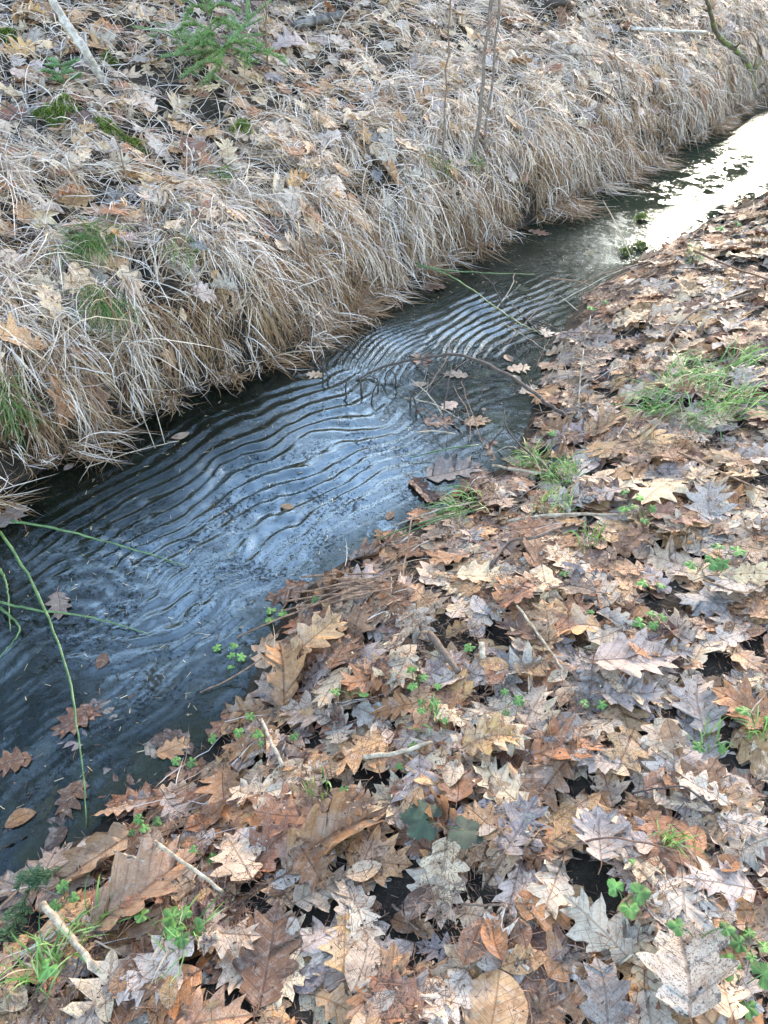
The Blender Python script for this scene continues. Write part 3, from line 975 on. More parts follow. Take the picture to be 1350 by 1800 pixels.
# ------------------------------------------------------------------ single leaves that the photograph shows clearly
# (px, py, size in px, image angle of the tip, kind, colour, curl, label)
HERO = [
    (868, 1772, 128, 80, 'round', 'light brown', 0.3, 'big round speckled light brown leaf at the bottom edge'),
    (968, 1570, 112, 250, 'oak', 'pale tan', 0.9, 'cream oak leaf with ragged hanging lobes on the near bank'),
    (1058, 1765, 140, 100, 'oak', 'ash grey', 0.6, 'slate-grey oak leaf with pointed lobes at the bottom edge'),
    (1195, 1690, 205, 92, 'oak', 'greyish beige', 0.5, 'largest upright greyish oak leaf beside the three-leaf herb'),
    (1045, 1640, 150, 130, 'oak', 'greyish beige', 0.5, 'broad greyish oak leaf below the young green shoot'),
    (1236, 1388, 92, 160, 'blunt', 'greyish beige', 0.6, 'whitish blunt-lobed oak leaf with curled rim'),
    (1312, 1492, 100, 200, 'blunt', 'ash grey', 0.5, 'blue-grey blunt-lobed oak leaf near the lower edge'),
    (1220, 1478, 74, 80, 'beech', 'orange-brown', 0.9, 'orange oval beech leaf beside the small grass tuft'),
    (1274, 1528, 60, 30, 'beech', 'orange-brown', 1.0, 'orange folded beech leaf against the blue-grey oak leaf'),
    (1258, 1562, 130, 170, 'oak', 'greyish beige', 0.5, 'wide greyish oak leaf under the orange folded beech leaf'),
    (915, 1455, 130, 60, 'oak', 'ash grey', 0.7, 'grey oak leaf next to the large dark green leaf'),
    (1052, 1470, 125, 95, 'oak', 'ash grey', 0.5, 'dull grey oak leaf with a straight dark midrib'),
    (726, 1410, 62, 60, 'beech', 'light brown', 0.5, 'small ochre beech leaf above the dark green leaf'),
    (735, 1588, 80, 60, 'beech', 'dark brown', 0.4, 'dark chocolate beech leaf on bare soil'),
    (866, 1650, 88, 100, 'beech', 'orange-brown', 0.6, 'cinnamon beech leaf standing half upright'),
    (832, 1660, 92, 70, 'beech', 'brown', 0.4, 'mottled reddish-brown beech leaf beside the cinnamon one'),
    (475, 1680, 175, 80, 'oak', 'brown', 0.6, 'large dark brown oak leaf with orange patches'),
    (265, 1575, 215, 35, 'oak', 'light brown', 0.8, 'long tan oak leaf beside the snapped pale stick'),
    (420, 1510, 130, 120, 'oak', 'pale tan', 0.6, 'pale beige oak leaf below the snapped pale stick'),
    (590, 1465, 205, 30, 'oak', 'light brown', 0.7, 'very broad tan oak leaf at mid lower bank'),
    (550, 1535, 115, 300, 'oak', 'brown', 0.5, 'reddish-brown oak leaf under the very broad tan one'),
    (640, 1532, 68, 20, 'beech', 'pale tan', 0.4, 'small cream leaf lying on black soil'),
    (160, 1520, 170, 205, 'oak', 'pale tan', 0.9, 'pale oak leaf with long fingers above the spruce sprig'),
    (240, 1582, 62, 10, 'beech', 'orange-brown', 1.1, 'curled orange-brown leaf under the long tan oak leaf'),
    (366, 1440, 90, 35, 'beech', 'orange-brown', 1.1, 'rolled rust-coloured leaf on the lower shoreline'),
    (640, 1692, 105, 75, 'beech', 'pale tan', 0.5, 'speckled pale oval leaf at the bottom'),
    (300, 1746, 58, 90, 'beech', 'light brown', 0.4, 'small smooth brown rounded leaf near the bottom edge'),
    (505, 1045, 82, 160, 'oak', 'orange-brown', 0.7, 'yellowish oak leaf at the tip of the brown stalk bundle'),
    (500, 1190, 135, 95, 'oak', 'light brown', 0.8, 'tan oak leaf tilted up against the waterline'),
    (562, 1125, 115, 40, 'oak', 'light brown', 0.8, 'brown-tan oak leaf below the brown stalk bundle'),
    (645, 1200, 100, 200, 'oak', 'orange-brown', 0.5, 'glowing wet orange oak leaf near the waterline'),
    (582, 1212, 92, 240, 'oak', 'pale tan', 0.9, 'cream oak leaf curling over the waterline litter'),
    (908, 1062, 84, 200, 'oak', 'orange-brown', 0.6, 'golden-brown oak leaf on the middle of the near bank'),
    (942, 930, 96, 10, 'oak', 'orange-brown', 0.7, 'orange-tan oak leaf below the waterside grass tuft'),
    (1120, 1152, 150, 0, 'oak', 'greyish beige', 0.5, 'big flat pale oak leaf in the middle of the near bank'),
    (1110, 1226, 110, 20, 'oak', 'ash grey', 0.5, 'blue-grey oak leaf below the big flat pale one'),
    (1222, 1240, 125, 100, 'oak', 'greyish beige', 0.6, 'beige oak leaf with a dark ink-like spot'),
    (1178, 1300, 70, 100, 'beech', 'light brown', 0.4, 'ochre beech leaf with clear ribs on pale litter'),
    (862, 1300, 105, 20, 'oak', 'light brown', 0.6, 'tan oak leaf with dark stalk above the dark green leaf'),
    (790, 990, 80, 190, 'oak', 'orange-brown', 0.6, 'amber oak leaf near the upright reddish stem'),
    (1152, 865, 118, 220, 'oak', 'pale tan', 0.7, 'pale tan oak leaf below the large grass patch'),
    (640, 1820, 110, 80, 'beech', 'light brown', 0.4, None),
    (122, 730, 84, 250, 'oak', 'orange-brown', 0.7, 'wet orange oak leaf hanging in the far fringe'),
    (178, 722, 84, 280, 'oak', 'brown', 0.8, 'wet brown oak leaf hanging beside the orange one'),
    (195, 380, 88, 300, 'oak', 'orange-brown', 0.9, 'curled tan-orange oak leaf on top of the straw'),
    (395, 505, 62, 200, 'oak', 'ash grey', 0.6, 'dull grey oak leaf caught in the straw curtain'),
    (298, 632, 44, 270, 'oak', 'light brown', 0.6, 'small brown oak leaf low in the straw curtain'),
    (510, 98, 80, 10, 'blunt', 'greyish beige', 0.6, 'whitish blunt leaf beside the young spruce'),
    (345, 270, 75, 330, 'oak', 'brown', 1.0, 'curled russet oak leaf on the far brow'),
    (1262, 138, 34, 20, 'oak', 'orange-brown', 0.8, 'bright orange leaf near the mossy bent branch'),
    (1235, 172, 46, 270, 'oak', 'orange-brown', 0.8, 'orange-brown leaf under the bright orange one'),
    (600, 700 + 450, 90, 60, 'oak', 'brown', 0.8, None), (690, 900 + 150, 90, 300, 'oak', 'brown', 0.8, None),
    (1060, 1700 - 950, 80, 30, 'oak', 'light brown', 0.7, None), (960, 1090, 90, 100, 'oak', 'light brown', 0.7, None),
]
for (px, py, size, ang, kind, cn, curl, lab) in HERO:
    p = hit(px, py, HM)
    p2 = hit(px + 12 * math.cos(math.radians(ang)), py - 12 * math.sin(math.radians(ang)), TZ, p[2] - hz(p[0], p[1]))
    d = (p2 - p)[:2]
    yaw = math.atan2(-d[0], d[1])
    rng_save = rng
    drop_leaf(p[0], p[1], kind, px_size(p, size), yaw, cn, curl, tilt=0.10, pct=88, label=lab)

FLOAT = [
    (106, 1066, 70, 290, 'oak', 'ash grey', 'grey oak leaf floating among the green rushes'),
    (181, 1163, 36, 90, 'beech', 'brown', 'small reddish beech leaf floating alone in open water'),
    (306, 1316, 62, 30, 'oak', 'light brown', 'half-sunken oak leaf with a dry tan tip'),
    (505, 892, 26, 170, 'beech', 'light brown', 'tiny tan leaf floating on the rippled skin'),
    (553, 660, 34, 170, 'oak', 'pale tan', 'small tan leaf stuck on the pale skin by the far shore'),
    (318, 768, 34, 30, 'beech', 'pale tan', 'small pale leaf tip touching the thin dipping straws'),
    (947, 410, 40, 330, 'oak', 'orange-brown', 'orange oak leaf floating at the far upper shore'),
    (36, 1437, 54, 30, 'beech', 'orange-brown', 'rust-red oval leaf under the frosty lower water'),
    (100, 1475, 50, 60, 'beech', 'dark brown', 'dark red rounded leaf at the lower shoreline'),
    (20, 1340, 70, 200, 'oak', 'brown', 'brown oak leaf floating at the lower picture edge'),
    (20, 908, 70, 60, 'oak', 'ash grey', 'grey leaf at the root of the green rushes'),
    (686, 908, 26, 60, 'beech', 'brown', 'small brown leaf on the water by the reddish stem'),
    (800, 830, 110, 20, 'oak', 'ash grey', 'large grey oak leaf lying flat in the shallow bay'),
    (745, 865, 80, 300, 'oak', 'brown', 'sunken brown oak leaf in the shallow bay'),
    (840, 742, 52, 10, 'oak', 'light brown', 'light oak leaf floating under the arching twig'),
    (800, 660, 46, 170, 'oak', 'ash grey', 'grey oak leaf floating behind the arching twig'),
    (912, 648, 44, 10, 'oak', 'pale tan', 'pale oak leaf on the water inside the twig arch'),
    (960, 585, 40, 100, 'oak', 'greyish beige', None), (762, 505, 48, 0, 'oak', 'brown', 'brown leaf mat floating at the far shore'),
    (122, 822, 24, 60, 'beech', 'brown', 'small round brown leaf under the dark near fringe'),
]
for (px, py, size, ang, kind, cn, lab) in FLOAT:
    p = hit(px, py, TZ)
    z = max(0.001, p[2] + 0.004)
    yaw = math.radians(ang - 90)
    drop_leaf(p[0], p[1], kind, px_size(p, size), yaw, cn, 0.35, float_z=z, label=lab)

for n in range(95):                              # wet leaves lying awash in the shallow bay and along the lower shore
    if n < 38: px, py = rng.uniform(700, 960), rng.uniform(630, 890)
    else: px = rng.uniform(0, 430); py = 1530 - px * 0.62 - rng.uniform(0, 190)
    p = hit(px, py, TZ)
    if p[2] > 0.015 or (px > 250 and n >= 38 and py < 1290): continue
    kind = 'oak' if rng.uniform() < 0.7 else 'beech'
    drop_leaf(p[0], p[1], kind, rng.uniform(0.08, 0.14) if kind == 'oak' else 0.065, rng.uniform(0, 6.28), rng.choice(['ash grey', 'brown', 'brown', 'dark brown', 'greyish beige']), 0.4, float_z=rng.uniform(-0.010, 0.003))
# ------------------------------------------------------------------ which leaves show largest: a coarse depth test by points
RES = 5
GW, GH = 1350 // RES, 1800 // RES
depthbuf = np.full((GW, GH), 1e9); owner = np.full((GW, GH), -1)


def splat(p, who):
    px, py, d = project(p)
    a = (px / RES).astype(int); b = (py / RES).astype(int)
    m = (a >= 0) & (a < GW) & (b >= 0) & (b < GH) & (d > 0)
    a, b, d = a[m], b[m], d[m]; w = who[m] if isinstance(who, np.ndarray) else np.full(len(d), who)
    o = np.argsort(-d)
    a, b, d, w = a[o], b[o], d[o], w[o]
    better = d < depthbuf[a, b]
    a, b, d, w = a[better], b[better], d[better], w[better]
    depthbuf[a, b] = d; owner[a, b] = w


PS, WS = [], []
for n, l in enumerate(LEAVES):
    q = l['q']; v = l['v']
    P = np.vstack([v, v[q].mean(1), 0.5 * (v[q[:, 0]] + v[q[:, 1]])])
    PS.append(P); WS.append(np.full(len(P), n))
splat(np.vstack([GP] + PS), np.concatenate([np.full(len(GP), -2)] + WS))
cnt = np.bincount(owner[owner >= 0], minlength=len(LEAVES))
for n, l in enumerate(LEAVES):
    l['share'] = cnt[n]
    l['px'], l['py'] = [float(a) for a in project(l['v'].mean(0))[:2]]
forced = [n for n, l in enumerate(LEAVES) if l['force']]
others = [n for n in np.argsort(-cnt) if not LEAVES[n]['force'] and cnt[n] > 3]
single = set(forced) | set(others[:300 - len(forced)])

MARKS = [('the large dark green leaf', 780, 1450), ('the three-leaf herb', 1300, 1740), ('the white snapped twig', 480, 1310), ('the snapped pale stick', 335, 1530),
         ('the thick brown stub', 130, 1655), ('the lower spruce sprig', 50, 1570), ('the large grass patch', 1230, 690), ('the waterside grass tuft', 985, 840),
         ('the small grass tuft', 1170, 1480), ('the brown stalk bundle', 570, 1050), ('the upright reddish stem', 715, 980), ('the arching twig', 1000, 735),
         ('the upright pale stick', 1020, 650), ('the heap of dead stalks', 1090, 490), ('the creeping herb', 1250, 990), ('the young green shoot', 1100, 1590),
         ('the big flat pale leaf', 1120, 1150), ('the big round leaf', 868, 1772), ('the young spruce', 350, 80), ('the leaning grey branch', 160, 110),
         ('the twin sapling stems', 840, 270), ('the thin single sapling', 775, 330), ('the mossy bent branch', 1310, 110), ('the grey fallen branch', 1170, 66), ('the bark log', 580, 40), ('the long tan oak leaf', 265, 1575),
         ('the mid-bank brown stub', 780, 1150), ('the mossy tussock', 160, 430), ('the lower grass tuft', 80, 1680)]
KINDTXT = {'oak': 'oak leaf', 'beech': 'beech leaf', 'round': 'round leaf', 'blunt': 'blunt-lobed oak leaf'}
buckets = {}
for n in single:
    l = LEAVES[n]
    if l['label']: continue
    dist = [((l['px'] - x) ** 2 + ((l['py'] - y) * 1.2) ** 2, t) for t, x, y in MARKS]
    dd, t = min(dist)
    size = 'broad ' if l['kind'] == 'oak' and l['L'] > 0.15 else ('small ' if l['kind'] == 'oak' and l['L'] < 0.12 else '')
    state = 'sunken ' if l.get('wet') else ''
    buckets.setdefault((state + size + l['cname'] + ' ' + KINDTXT[l['kind']], t), []).append((dd, n))
for (desc, t), lst in buckets.items():
    for k, (dd, n) in enumerate(sorted(lst)):
        LEAVES[n]['label'] = (desc + ' nearest to ' + t) if k == 0 else f'{ORD[k]} {desc} counting outward from {t}'

rest = Pack()
for n, l in enumerate(LEAVES):
    colv = np.broadcast_to(l['col'], (len(l['v']), 4))
    sv, sq, stt = tube_arrays(l['st'], np.array([.0011, .0011, .0009, .0012]) * (l['L'] / 0.13), 4)
    if n in single:
        c = l['v'].mean(0)
        me = mesh_np('fallen_leaf', l['v'] - c, l['q'], M_LEAF, True, colv, l['u'])
        o = link('fallen_leaf', me, loc=c)
        tag(o, l['label'], 'leaf', 'fallen leaves of the far bank' if hz(c[0], c[1], TDL) > 0 else ('leaves in the stream' if hz(c[0], c[1], TDR) < 0 else 'fallen leaves of the near bank'))
        link('stalk', mesh_np('stalk', sv - c, [sq, stt], M_STALK), o)
    else:
        rest.add(l['v'], l['q'], None, colv, l['u'])
        rest.add(sv, sq, None, np.tile(np.array([0.12, 0.07, 0.045, 0]), (len(sv), 1)), np.full((len(sv), 3), 0.3))
tag(link('leaf_litter', rest.mesh('leaf_litter', M_LEAF)), 'matted brown and grey oak leaf litter', kind='stuff')
print('leaves', len(LEAVES), 'single', len(single), 'smallest single share', min(cnt[list(single)]))

# ------------------------------------------------------------------ fallen larch needles and crumbs
def slivers(P, D, L, w, rgb):
    n = len(P)
    D = D / np.linalg.norm(D, axis=1)[:, None]
    s = np.cross(D, np.array([0, 0, 1.0]) + rng.normal(0, 0.3, (n, 3))); s /= np.linalg.norm(s, axis=1)[:, None] + 1e-9
    a = P - D * L[:, None] / 2; b = P + D * L[:, None] / 2
    v = np.stack([a - s * w[:, None] * .5, a + s * w[:, None] * .5, b + s * w[:, None] * .35, b - s * w[:, None] * .35], 1).reshape(-1, 3)
    q = np.arange(4 * n).reshape(-1, 4)
    return v, q, np.repeat(rgb, 4, axis=0)


nk = 24000
wgt = np.where(bare[near] > 0.4, 2.6, 0.5 + np.maximum(fbm(qx[near] * 5, qy[near] * 5, 2, 131), 0) * 2.5) * np.where(qr[near] > 0.08, 1, 0.1)
kk = rng.choice(near, nk, p=wgt / wgt.sum())
P = np.stack([qx[kk] + rng.normal(0, .02, nk), qy[kk] + rng.normal(0, .02, nk), np.zeros(nk)], -1)
P[:, 2] = HM[gidx(P[:, 0], P[:, 1])] + rng.uniform(0.001, 0.006, nk)
D = np.stack([rng.normal(0, 1, nk), rng.normal(0, 1, nk), rng.normal(0, 0.2, nk)], -1)
base = np.array(lin(132, 96, 72))
v, q, c = slivers(P, D, rng.uniform(0.012, 0.034, nk), rng.uniform(0.0008, 0.0015, nk), base * rng.uniform(0.4, 1.5, nk)[:, None])
tag(link('fallen_needles', mesh_np('fallen_needles', v, q, M_NEEDLE, False, c)), 'reddish-brown conifer needles sprinkled on the near bank', kind='stuff')
# crumbs of soil, bark and broken leaf
nc = 11000
kk = rng.choice(near, nc, p=wgt / wgt.sum())
P = np.stack([qx[kk] + rng.normal(0, .025, nc), qy[kk] + rng.normal(0, .025, nc), np.zeros(nc)], -1)
P[:, 2] = HM[gidx(P[:, 0], P[:, 1])] + rng.uniform(-0.002, 0.004, nc)
D = np.stack([rng.normal(0, 1, nc), rng.normal(0, 1, nc), rng.normal(0, 0.35, nc)], -1)
pick = rng.uniform(size=nc)[:, None]
cc_ = np.where(pick < 0.5, np.array(lin(52, 42, 36)), np.where(pick < 0.8, np.array(lin(120, 88, 66)), np.array(lin(190, 168, 138)))) * rng.uniform(0.5, 1.2, nc)[:, None]
v, q, c = slivers(P, D, rng.uniform(0.003, 0.009, nc), rng.uniform(0.0015, 0.005, nc), cc_)
tag(link('litter_crumbs', mesh_np('litter_crumbs', v, q, M_NEEDLE, False, c)), 'crumbs of soil, bark and broken leaf on the near bank', kind='stuff')
# litter flecks floating on the stream
nf = 2600
wi_ = np.nonzero((ql < -0.03) & (qr < -0.03) & in_view(qx, qy, np.zeros(NC)))[0]
kk = rng.choice(wi_, nf)
P = np.stack([qx[kk] + rng.normal(0, .02, nf), qy[kk] + rng.normal(0, .02, nf), np.full(nf, 0.0045)], -1)
D = np.stack([rng.normal(0.4, 1, nf), rng.normal(0.4, 1, nf), rng.normal(0, 0.05, nf)], -1)
v, q, c = slivers(P, D, rng.uniform(0.004, 0.022, nf), rng.uniform(0.0008, 0.0022, nf), np.where((rng.uniform(size=nf) < 0.4)[:, None], np.array(lin(190, 170, 130)), np.array(lin(60, 48, 36))) * rng.uniform(0.5, 1.2, nf)[:, None])
tag(link('floating_flecks', mesh_np('floating_flecks', v, q, M_NEEDLE, False, c)), 'tiny plant flecks floating on the stream', kind='stuff')


# ------------------------------------------------------------------ twigs, stems, sticks
def stick(name, label, cat, ctrl, r0, r1, mat, n=14, wob=0.0, sides=7, group=None, stubs=0, ends=None):
    """ctrl: list of world points; r0, r1: radii; stubs: short side twigs as parts"""
    pts = resample(ctrl, n, wob)
    rad = np.linspace(r0, r1, n) * (1 + rng.normal(0, 0.07, n))
    c = pts[0]
    v, q, t = tube_arrays(pts - c, rad, sides, 0.06)
    o = link(name, mesh_np(name, v, [q, t], mat), loc=c)
    tag(o, label, cat, group)
    for s in range(stubs):
        k = int(rng.integers(2, n - 2))
        d = rng.normal(0, 1, 3); tan = pts[k + 1] - pts[k - 1]; tan /= np.linalg.norm(tan)
        d -= 0.4 * tan * (d @ tan); d[2] = abs(d[2]) * 0.7; d /= np.linalg.norm(d)
        L = rng.uniform(0.03, 0.11)
        sp = resample([pts[k] - c, pts[k] - c + d * L * 0.5 + tan * L * .2, pts[k] - c + d * L + tan * L * 0.5], 6)
        vv, qq, tt = tube_arrays(sp, np.linspace(rad[k] * 0.5, rad[k] * 0.25, 6), 5)
        link('side_twig', mesh_np('side_twig', vv, [qq, tt], mat), o)
    return o


def P3(px, py, lift=0.0, H=None):
    """a point lifted above the ground seen at a pixel"""
    p = hit(px, py, HM if H is None else H)
    return p + np.array([0, 0, lift])


def Z3(px, py, z):
    return at_z(px, py, z)


R = lambda px, p: px_size(p, px) / 2
# arching twig over the water
stick('arching_twig', 'long bare grey-brown twig arching over the water onto the near bank', 'twig',
      [Z3(626, 668, 0.0), Z3(668, 648, 0.035), Z3(740, 629, 0.085), Z3(822, 627, 0.12), Z3(905, 668, 0.115), Z3(965, 712, 0.09), P3(1012, 742, 0.0)], 0.0042, 0.0078, M_ARCH, 34, 0.0022, stubs=5)
for (x, y0_, y1_, lab) in ((640, 668, 712, 'black stub standing under the low end of the arching twig'), (681, 648, 696, 'black vertical stub below the arching twig, second from its low end'),
                           (693, 645, 700, 'black vertical stub below the arching twig, third from its low end'), (566, 672, 694, 'short black stub alone in the pale skin'), (575, 672, 692, 'short black stub beside the lone one in pale skin'),
                           (632, 668, 716, 'black stem at the very end of the arching twig'), (650, 672, 726, 'black stem in front of the arching twig low end'), (662, 660, 706, 'thin black stem among the cluster below the arching twig'), (720, 660, 735, 'dark stem right of the black stem cluster'),
                           (735, 690, 745, 'dark stem standing in the bay edge'), (612, 680, 722, 'dark stem left of the arching twig end')):
    b = Z3(x, y1_ - 22, 0.0)
    stick('dead_shoot', lab, 'stem', [b + np.array([0, 0, -0.05]), b + np.array([rng.normal(0, .008), 0, 0.04]), b + np.array([rng.normal(0, .02), 0.0, rng.uniform(0.06, 0.10)])], 0.004, 0.0025, M_DARK, 6, group='dead stems in the water')
stick('side_branch', 'thin forked twig crossing beneath the arch toward the bank', 'twig', [Z3(742, 700, 0.01), Z3(800, 648, 0.06), Z3(880, 600, 0.07), Z3(960, 570, 0.03)], 0.0016, 0.001, M_TWIG, 14, 0.001, stubs=2)
# dark stems rising in the shallow bay
for (a, b, lab) in (((886, 722), (980, 845), 'dark bent stem leaning from the shallow bay onto grass'),):
    stick('bent_shoot', lab, 'stem', [Z3(a[0], a[1], 0.10), Z3(898, 765, 0.08), P3(b[0], b[1], 0.01)], 0.0022, 0.0036, M_DARK, 12, 0.0008)
for (x, y, h, lab) in ((845, 700, .12, 'thin dry weed stem standing in the shallow bay'), (784, 780, .13, 'dry weed stem with shrivelled leaves in the shallow bay'), (916, 660, .12, 'thin weed stem by the arching twig middle'), (885, 842, .08, 'short weed stem by the waterside grass tuft')):
    b = Z3(x, y, 0.0)
    stick('weed_stem', lab, 'stem', [b + np.array([0, 0, -0.03]), b + np.array([.006, .005, h * .5]), b + np.array([.02, .01, h])], 0.0014, 0.0008, M_TWIG, 9, 0.001, stubs=3, group='weed stems in the bay')
# pale upright stick, forked pale twigs
stick('pale_stick', 'upright pale stick standing at the near waterline', 'stick', [P3(1019, 738, -0.02), Z3(1018, 690, 0.12), Z3(1026, 614, 0.19)], 0.0032, 0.0022, M_PALE, 10, 0.0006)
stick('pale_twig', 'pale forked twig slanting behind the upright pale stick', 'twig', [Z3(960, 670, 0.03), Z3(985, 635, 0.07), Z3(1020, 630, 0.10), Z3(1060, 655, 0.09)], 0.0016, 0.001, M_PALE, 10, 0.001, stubs=2)
stick('pale_twig', 'long pale stalk lying level above the water toward the bank', 'twig', [Z3(930, 600, 0.02), Z3(1010, 585, 0.06), Z3(1110, 590, 0.13)], 0.0022, 0.0016, M_STALK, 12, 0.001)
# tangle of fine dead twigs between mid-stream and the near bank
for n in range(26):
    x, y = rng.uniform(700, 1040), rng.uniform(540, 790)
    if x < 860 and y < 620: x += 170
    a_ = rng.uniform(-0.9, 0.9) + (0 if rng.uniform() < 0.6 else 1.5); L_ = rng.uniform(45, 130)
    A = Z3(x, y, 0.002); B = Z3(x + L_ * math.cos(a_), y - L_ * math.sin(a_), rng.uniform(0.02, 0.10)); B[2] = max(B[2], hz(B[0], B[1], HM) + 0.01)
    m_ = (A + B) / 2 + np.array([rng.normal(0, .012), rng.normal(0, .012), 0.012])
    stick('tangled_twig', f'fine dead twig in the tangle by the arching twig, {ORD[n]} counted from mid-stream', 'twig', [A - np.array([0, 0, .01]), m_, B], rng.uniform(.002, .0036), .001, [M_DARK, M_TWIG, M_RED, M_PALE][n % 4], 9, 0.0022, 5, group='tangled twigs at the near shallows', stubs=int(rng.integers(0, 3)))
# dead stalks heaped at the upper shallows
for n, (a, b) in enumerate((((985, 530), (1140, 462)), ((1010, 560), (1150, 490)), ((960, 490), (1050, 512)), ((1020, 520), (1200, 448)), ((1040, 545), (1175, 470)), ((1060, 352), (1112, 470)), ((1080, 500), (1260, 455)), ((1100, 520), (1290, 440)), ((1150, 470), (1350, 400)), ((1010, 505), (1110, 475)))):
    A = Z3(*a, 0.015 + 0.02 * rng.uniform()); B = P3(*b, 0.02)
    lab = 'single pale twig dipping steeply into the upper water' if n == 5 else f'dead brown stalk heaped at the upper shallows, {ORD[n]} of the heap'
    stick('dead_stalk', lab, 'stalk', [A, (A + B) / 2 + np.array([0, 0, 0.015]), B], 0.003, 0.002, M_PALE if n in (0, 5, 8) else M_RED, 10, 0.001, group='stalks heaped at the upper shallows')
# brown stalk bundle at the near waterline
bundle = [((530, 1021), (665, 1018)), ((545, 1036), (660, 1030)), ((520, 1052), (668, 1040)), ((500, 1068), (650, 1052)), ((560, 1028), (690, 1035)), ((540, 1058), (672, 1028)),
          ((418, 1128), (672, 1030)), ((488, 1082), (640, 1062)), ((575, 1070), (690, 1046)), ((550, 1046), (700, 1020)), ((600, 1024), (700, 1062))]
for n, (a, b) in enumerate(bundle):
    A = P3(*a, 0.014 + 0.012 * rng.uniform()); B = P3(*b, 0.02 + 0.012 * rng.uniform())
    lab = 'longest brown stalk of the bundle, reaching out over the water' if n == 6 else f'brown stalk in the bundle at the near waterline, {ORD[n]} from its far side'
    stick('brown_stalk', lab, 'stalk', [A, (A + B) / 2 + np.array([0, 0, 0.006]), B], rng.uniform(.0024, .0036), rng.uniform(.002, .003), M_RED, 8, 0.0008, group='brown stalk bundle')
stick('lone_stalk', 'thin brown stalk lying alone over the pale lower water', 'stalk', [Z3(352, 1217, 0.006), Z3(410, 1190, 0.02), P3(462, 1164, 0.015)], 0.0018, 0.0024, M_RED, 8, 0.0006)
stick('reddish_stem', 'upright reddish stem rising at the near waterline', 'stem', [P3(704, 1048, -0.01), Z3(712, 985, 0.12), Z3(725, 905, 0.20)], 0.0030, 0.0022, M_RED, 12, 0.0008)
stick('white_stem', 'slim curved white stem below the reddish one', 'stem', [P3(690, 1122, 0.0), Z3(686, 1080, 0.11), Z3(688, 1015, 0.15)], 0.0018, 0.0014, M_PALE, 10, 0.0008)
# sticks on the near bank
STK = [('snapped_twig', 'white snapped twig with forked tip on the lower bank', [(462, 1276, .05), (478, 1312, .03), (498, 1352, .015)], 5, 8, M_PALE, 'twig'),
       ('snapped_stick', 'snapped pale stick slanting across lower tan leaves', [(279, 1494, .03), (335, 1530, .025), (392, 1572, .02)], 6, 6, M_PALE, 'stick'),
       ('crooked_twig', 'short crooked pale twig above the snapped pale stick', [(204, 1500, .015), (240, 1515, .02), (282, 1522, .015)], 6, 5, M_PALE, 'twig'),
       ('brown_stub', 'thick weathered brown stub in the lower corner', [(86, 1603, .06), (125, 1652, .035), (176, 1708, .015)], 13, 10, M_PALE, 'stick'),
       ('grey_stick', 'pale grey straight stick under the brown stub', [(40, 1680, .01), (150, 1612, .012)], 6, 4, M_GREY, 'stick'),
       ('brown_stub', 'small brown stub on bare soil, mid near bank', [(755, 1124, .04), (780, 1152, .02), (805, 1185, .01)], 13, 10, M_TWIG, 'stick'),
       ('upright_stub', 'stubby broken stem poking from bare soil', [(848, 1160, .0), (846, 1140, .03)], 12, 10, M_PALE, 'stick'),
       ('bone_stick', 'white broken stick lying below the waterside leaves', [(640, 1335, .012), (700, 1330, .02), (760, 1310, .015)], 9, 6, M_PALE, 'stick'),
       ('curved_root', 'long brown curved twig below the waterside grass tuft', [(862, 998, .01), (895, 960, .03), (940, 955, .03), (985, 935, .025)], 7, 5, M_TWIG, 'twig'),
       ('thin_stalk', 'thin straw-coloured stalk over mid-bank leaves', [(905, 1083, .02), (950, 1130, .03), (990, 1182, .015)], 4, 3, M_PALE, 'stalk'),
       ('thin_stalk', 'reddish leaf stalk crossing the lower mid bank', [(980, 1500, .02), (1070, 1480, .03), (1190, 1505, .02)], 4, 3, M_STALK, 'stalk'),
       ('short_twig', 'short grey twig left of the dark green leaf', [(690, 1595, .015), (735, 1640, .02)], 5, 4, M_TWIG, 'twig'),
       ('level_twig', 'brown twig lying level under the dark green leaf', [(810, 1594, .012), (885, 1596, .014)], 5, 4, M_TWIG, 'twig'),
       ('bleached_twig', 'bleached twig lying in the middle of the shallow bay shore', [(865, 824, .02), (920, 834, .02), (978, 838, .015)], 5, 4, M_PALE, 'twig'),
       ('bleached_twig', 'bleached twig between the waterside grass and the bank', [(890, 925, .02), (960, 912, .02), (1085, 912, .02)], 6, 5, M_PALE, 'twig'),
       ('thin_stalk', 'fine stalk leaning over the right-hand leaves', [(1215, 455, .06), (1280, 480, .05), (1350, 500, .03)], 4, 3, M_STALK, 'stalk'),
       ('thin_stalk', 'fine red stalk across pale leaves by the right edge', [(1230, 1035, .02), (1300, 1050, .02), (1350, 1030, .02)], 4, 3, M_RED, 'stalk'),
       ('level_twig', 'knobbly brown twig by the upper right bank', [(1150, 640, .02), (1210, 560, .02), (1320, 520, .02)], 5, 4, M_TWIG, 'twig'),
       ('thin_stalk', 'brown stalk bent across the beige leaves below the grass patch', [(1190, 800, .02), (1270, 850, .03), (1345, 870, .02)], 4, 3, M_RED, 'stalk'),
       ('short_twig', 'forked dark twig on the bottom leaf layer', [(1245, 1420, .02), (1190, 1390, .025), (1110, 1400, .02)], 4, 3, M_DARK, 'twig')]
for (nm, lab, cps, wpx, wpx2, mat, cat) in STK:
    pts = [P3(x, y, 0) for x, y, l in cps]
    for p_, (x, y, l) in zip(pts, cps): p_[2] += l * 0.6
    stick(nm, lab, cat, pts, R(wpx, pts[0]), R(wpx2, pts[-1]), mat, 10, 0.0012, 8)

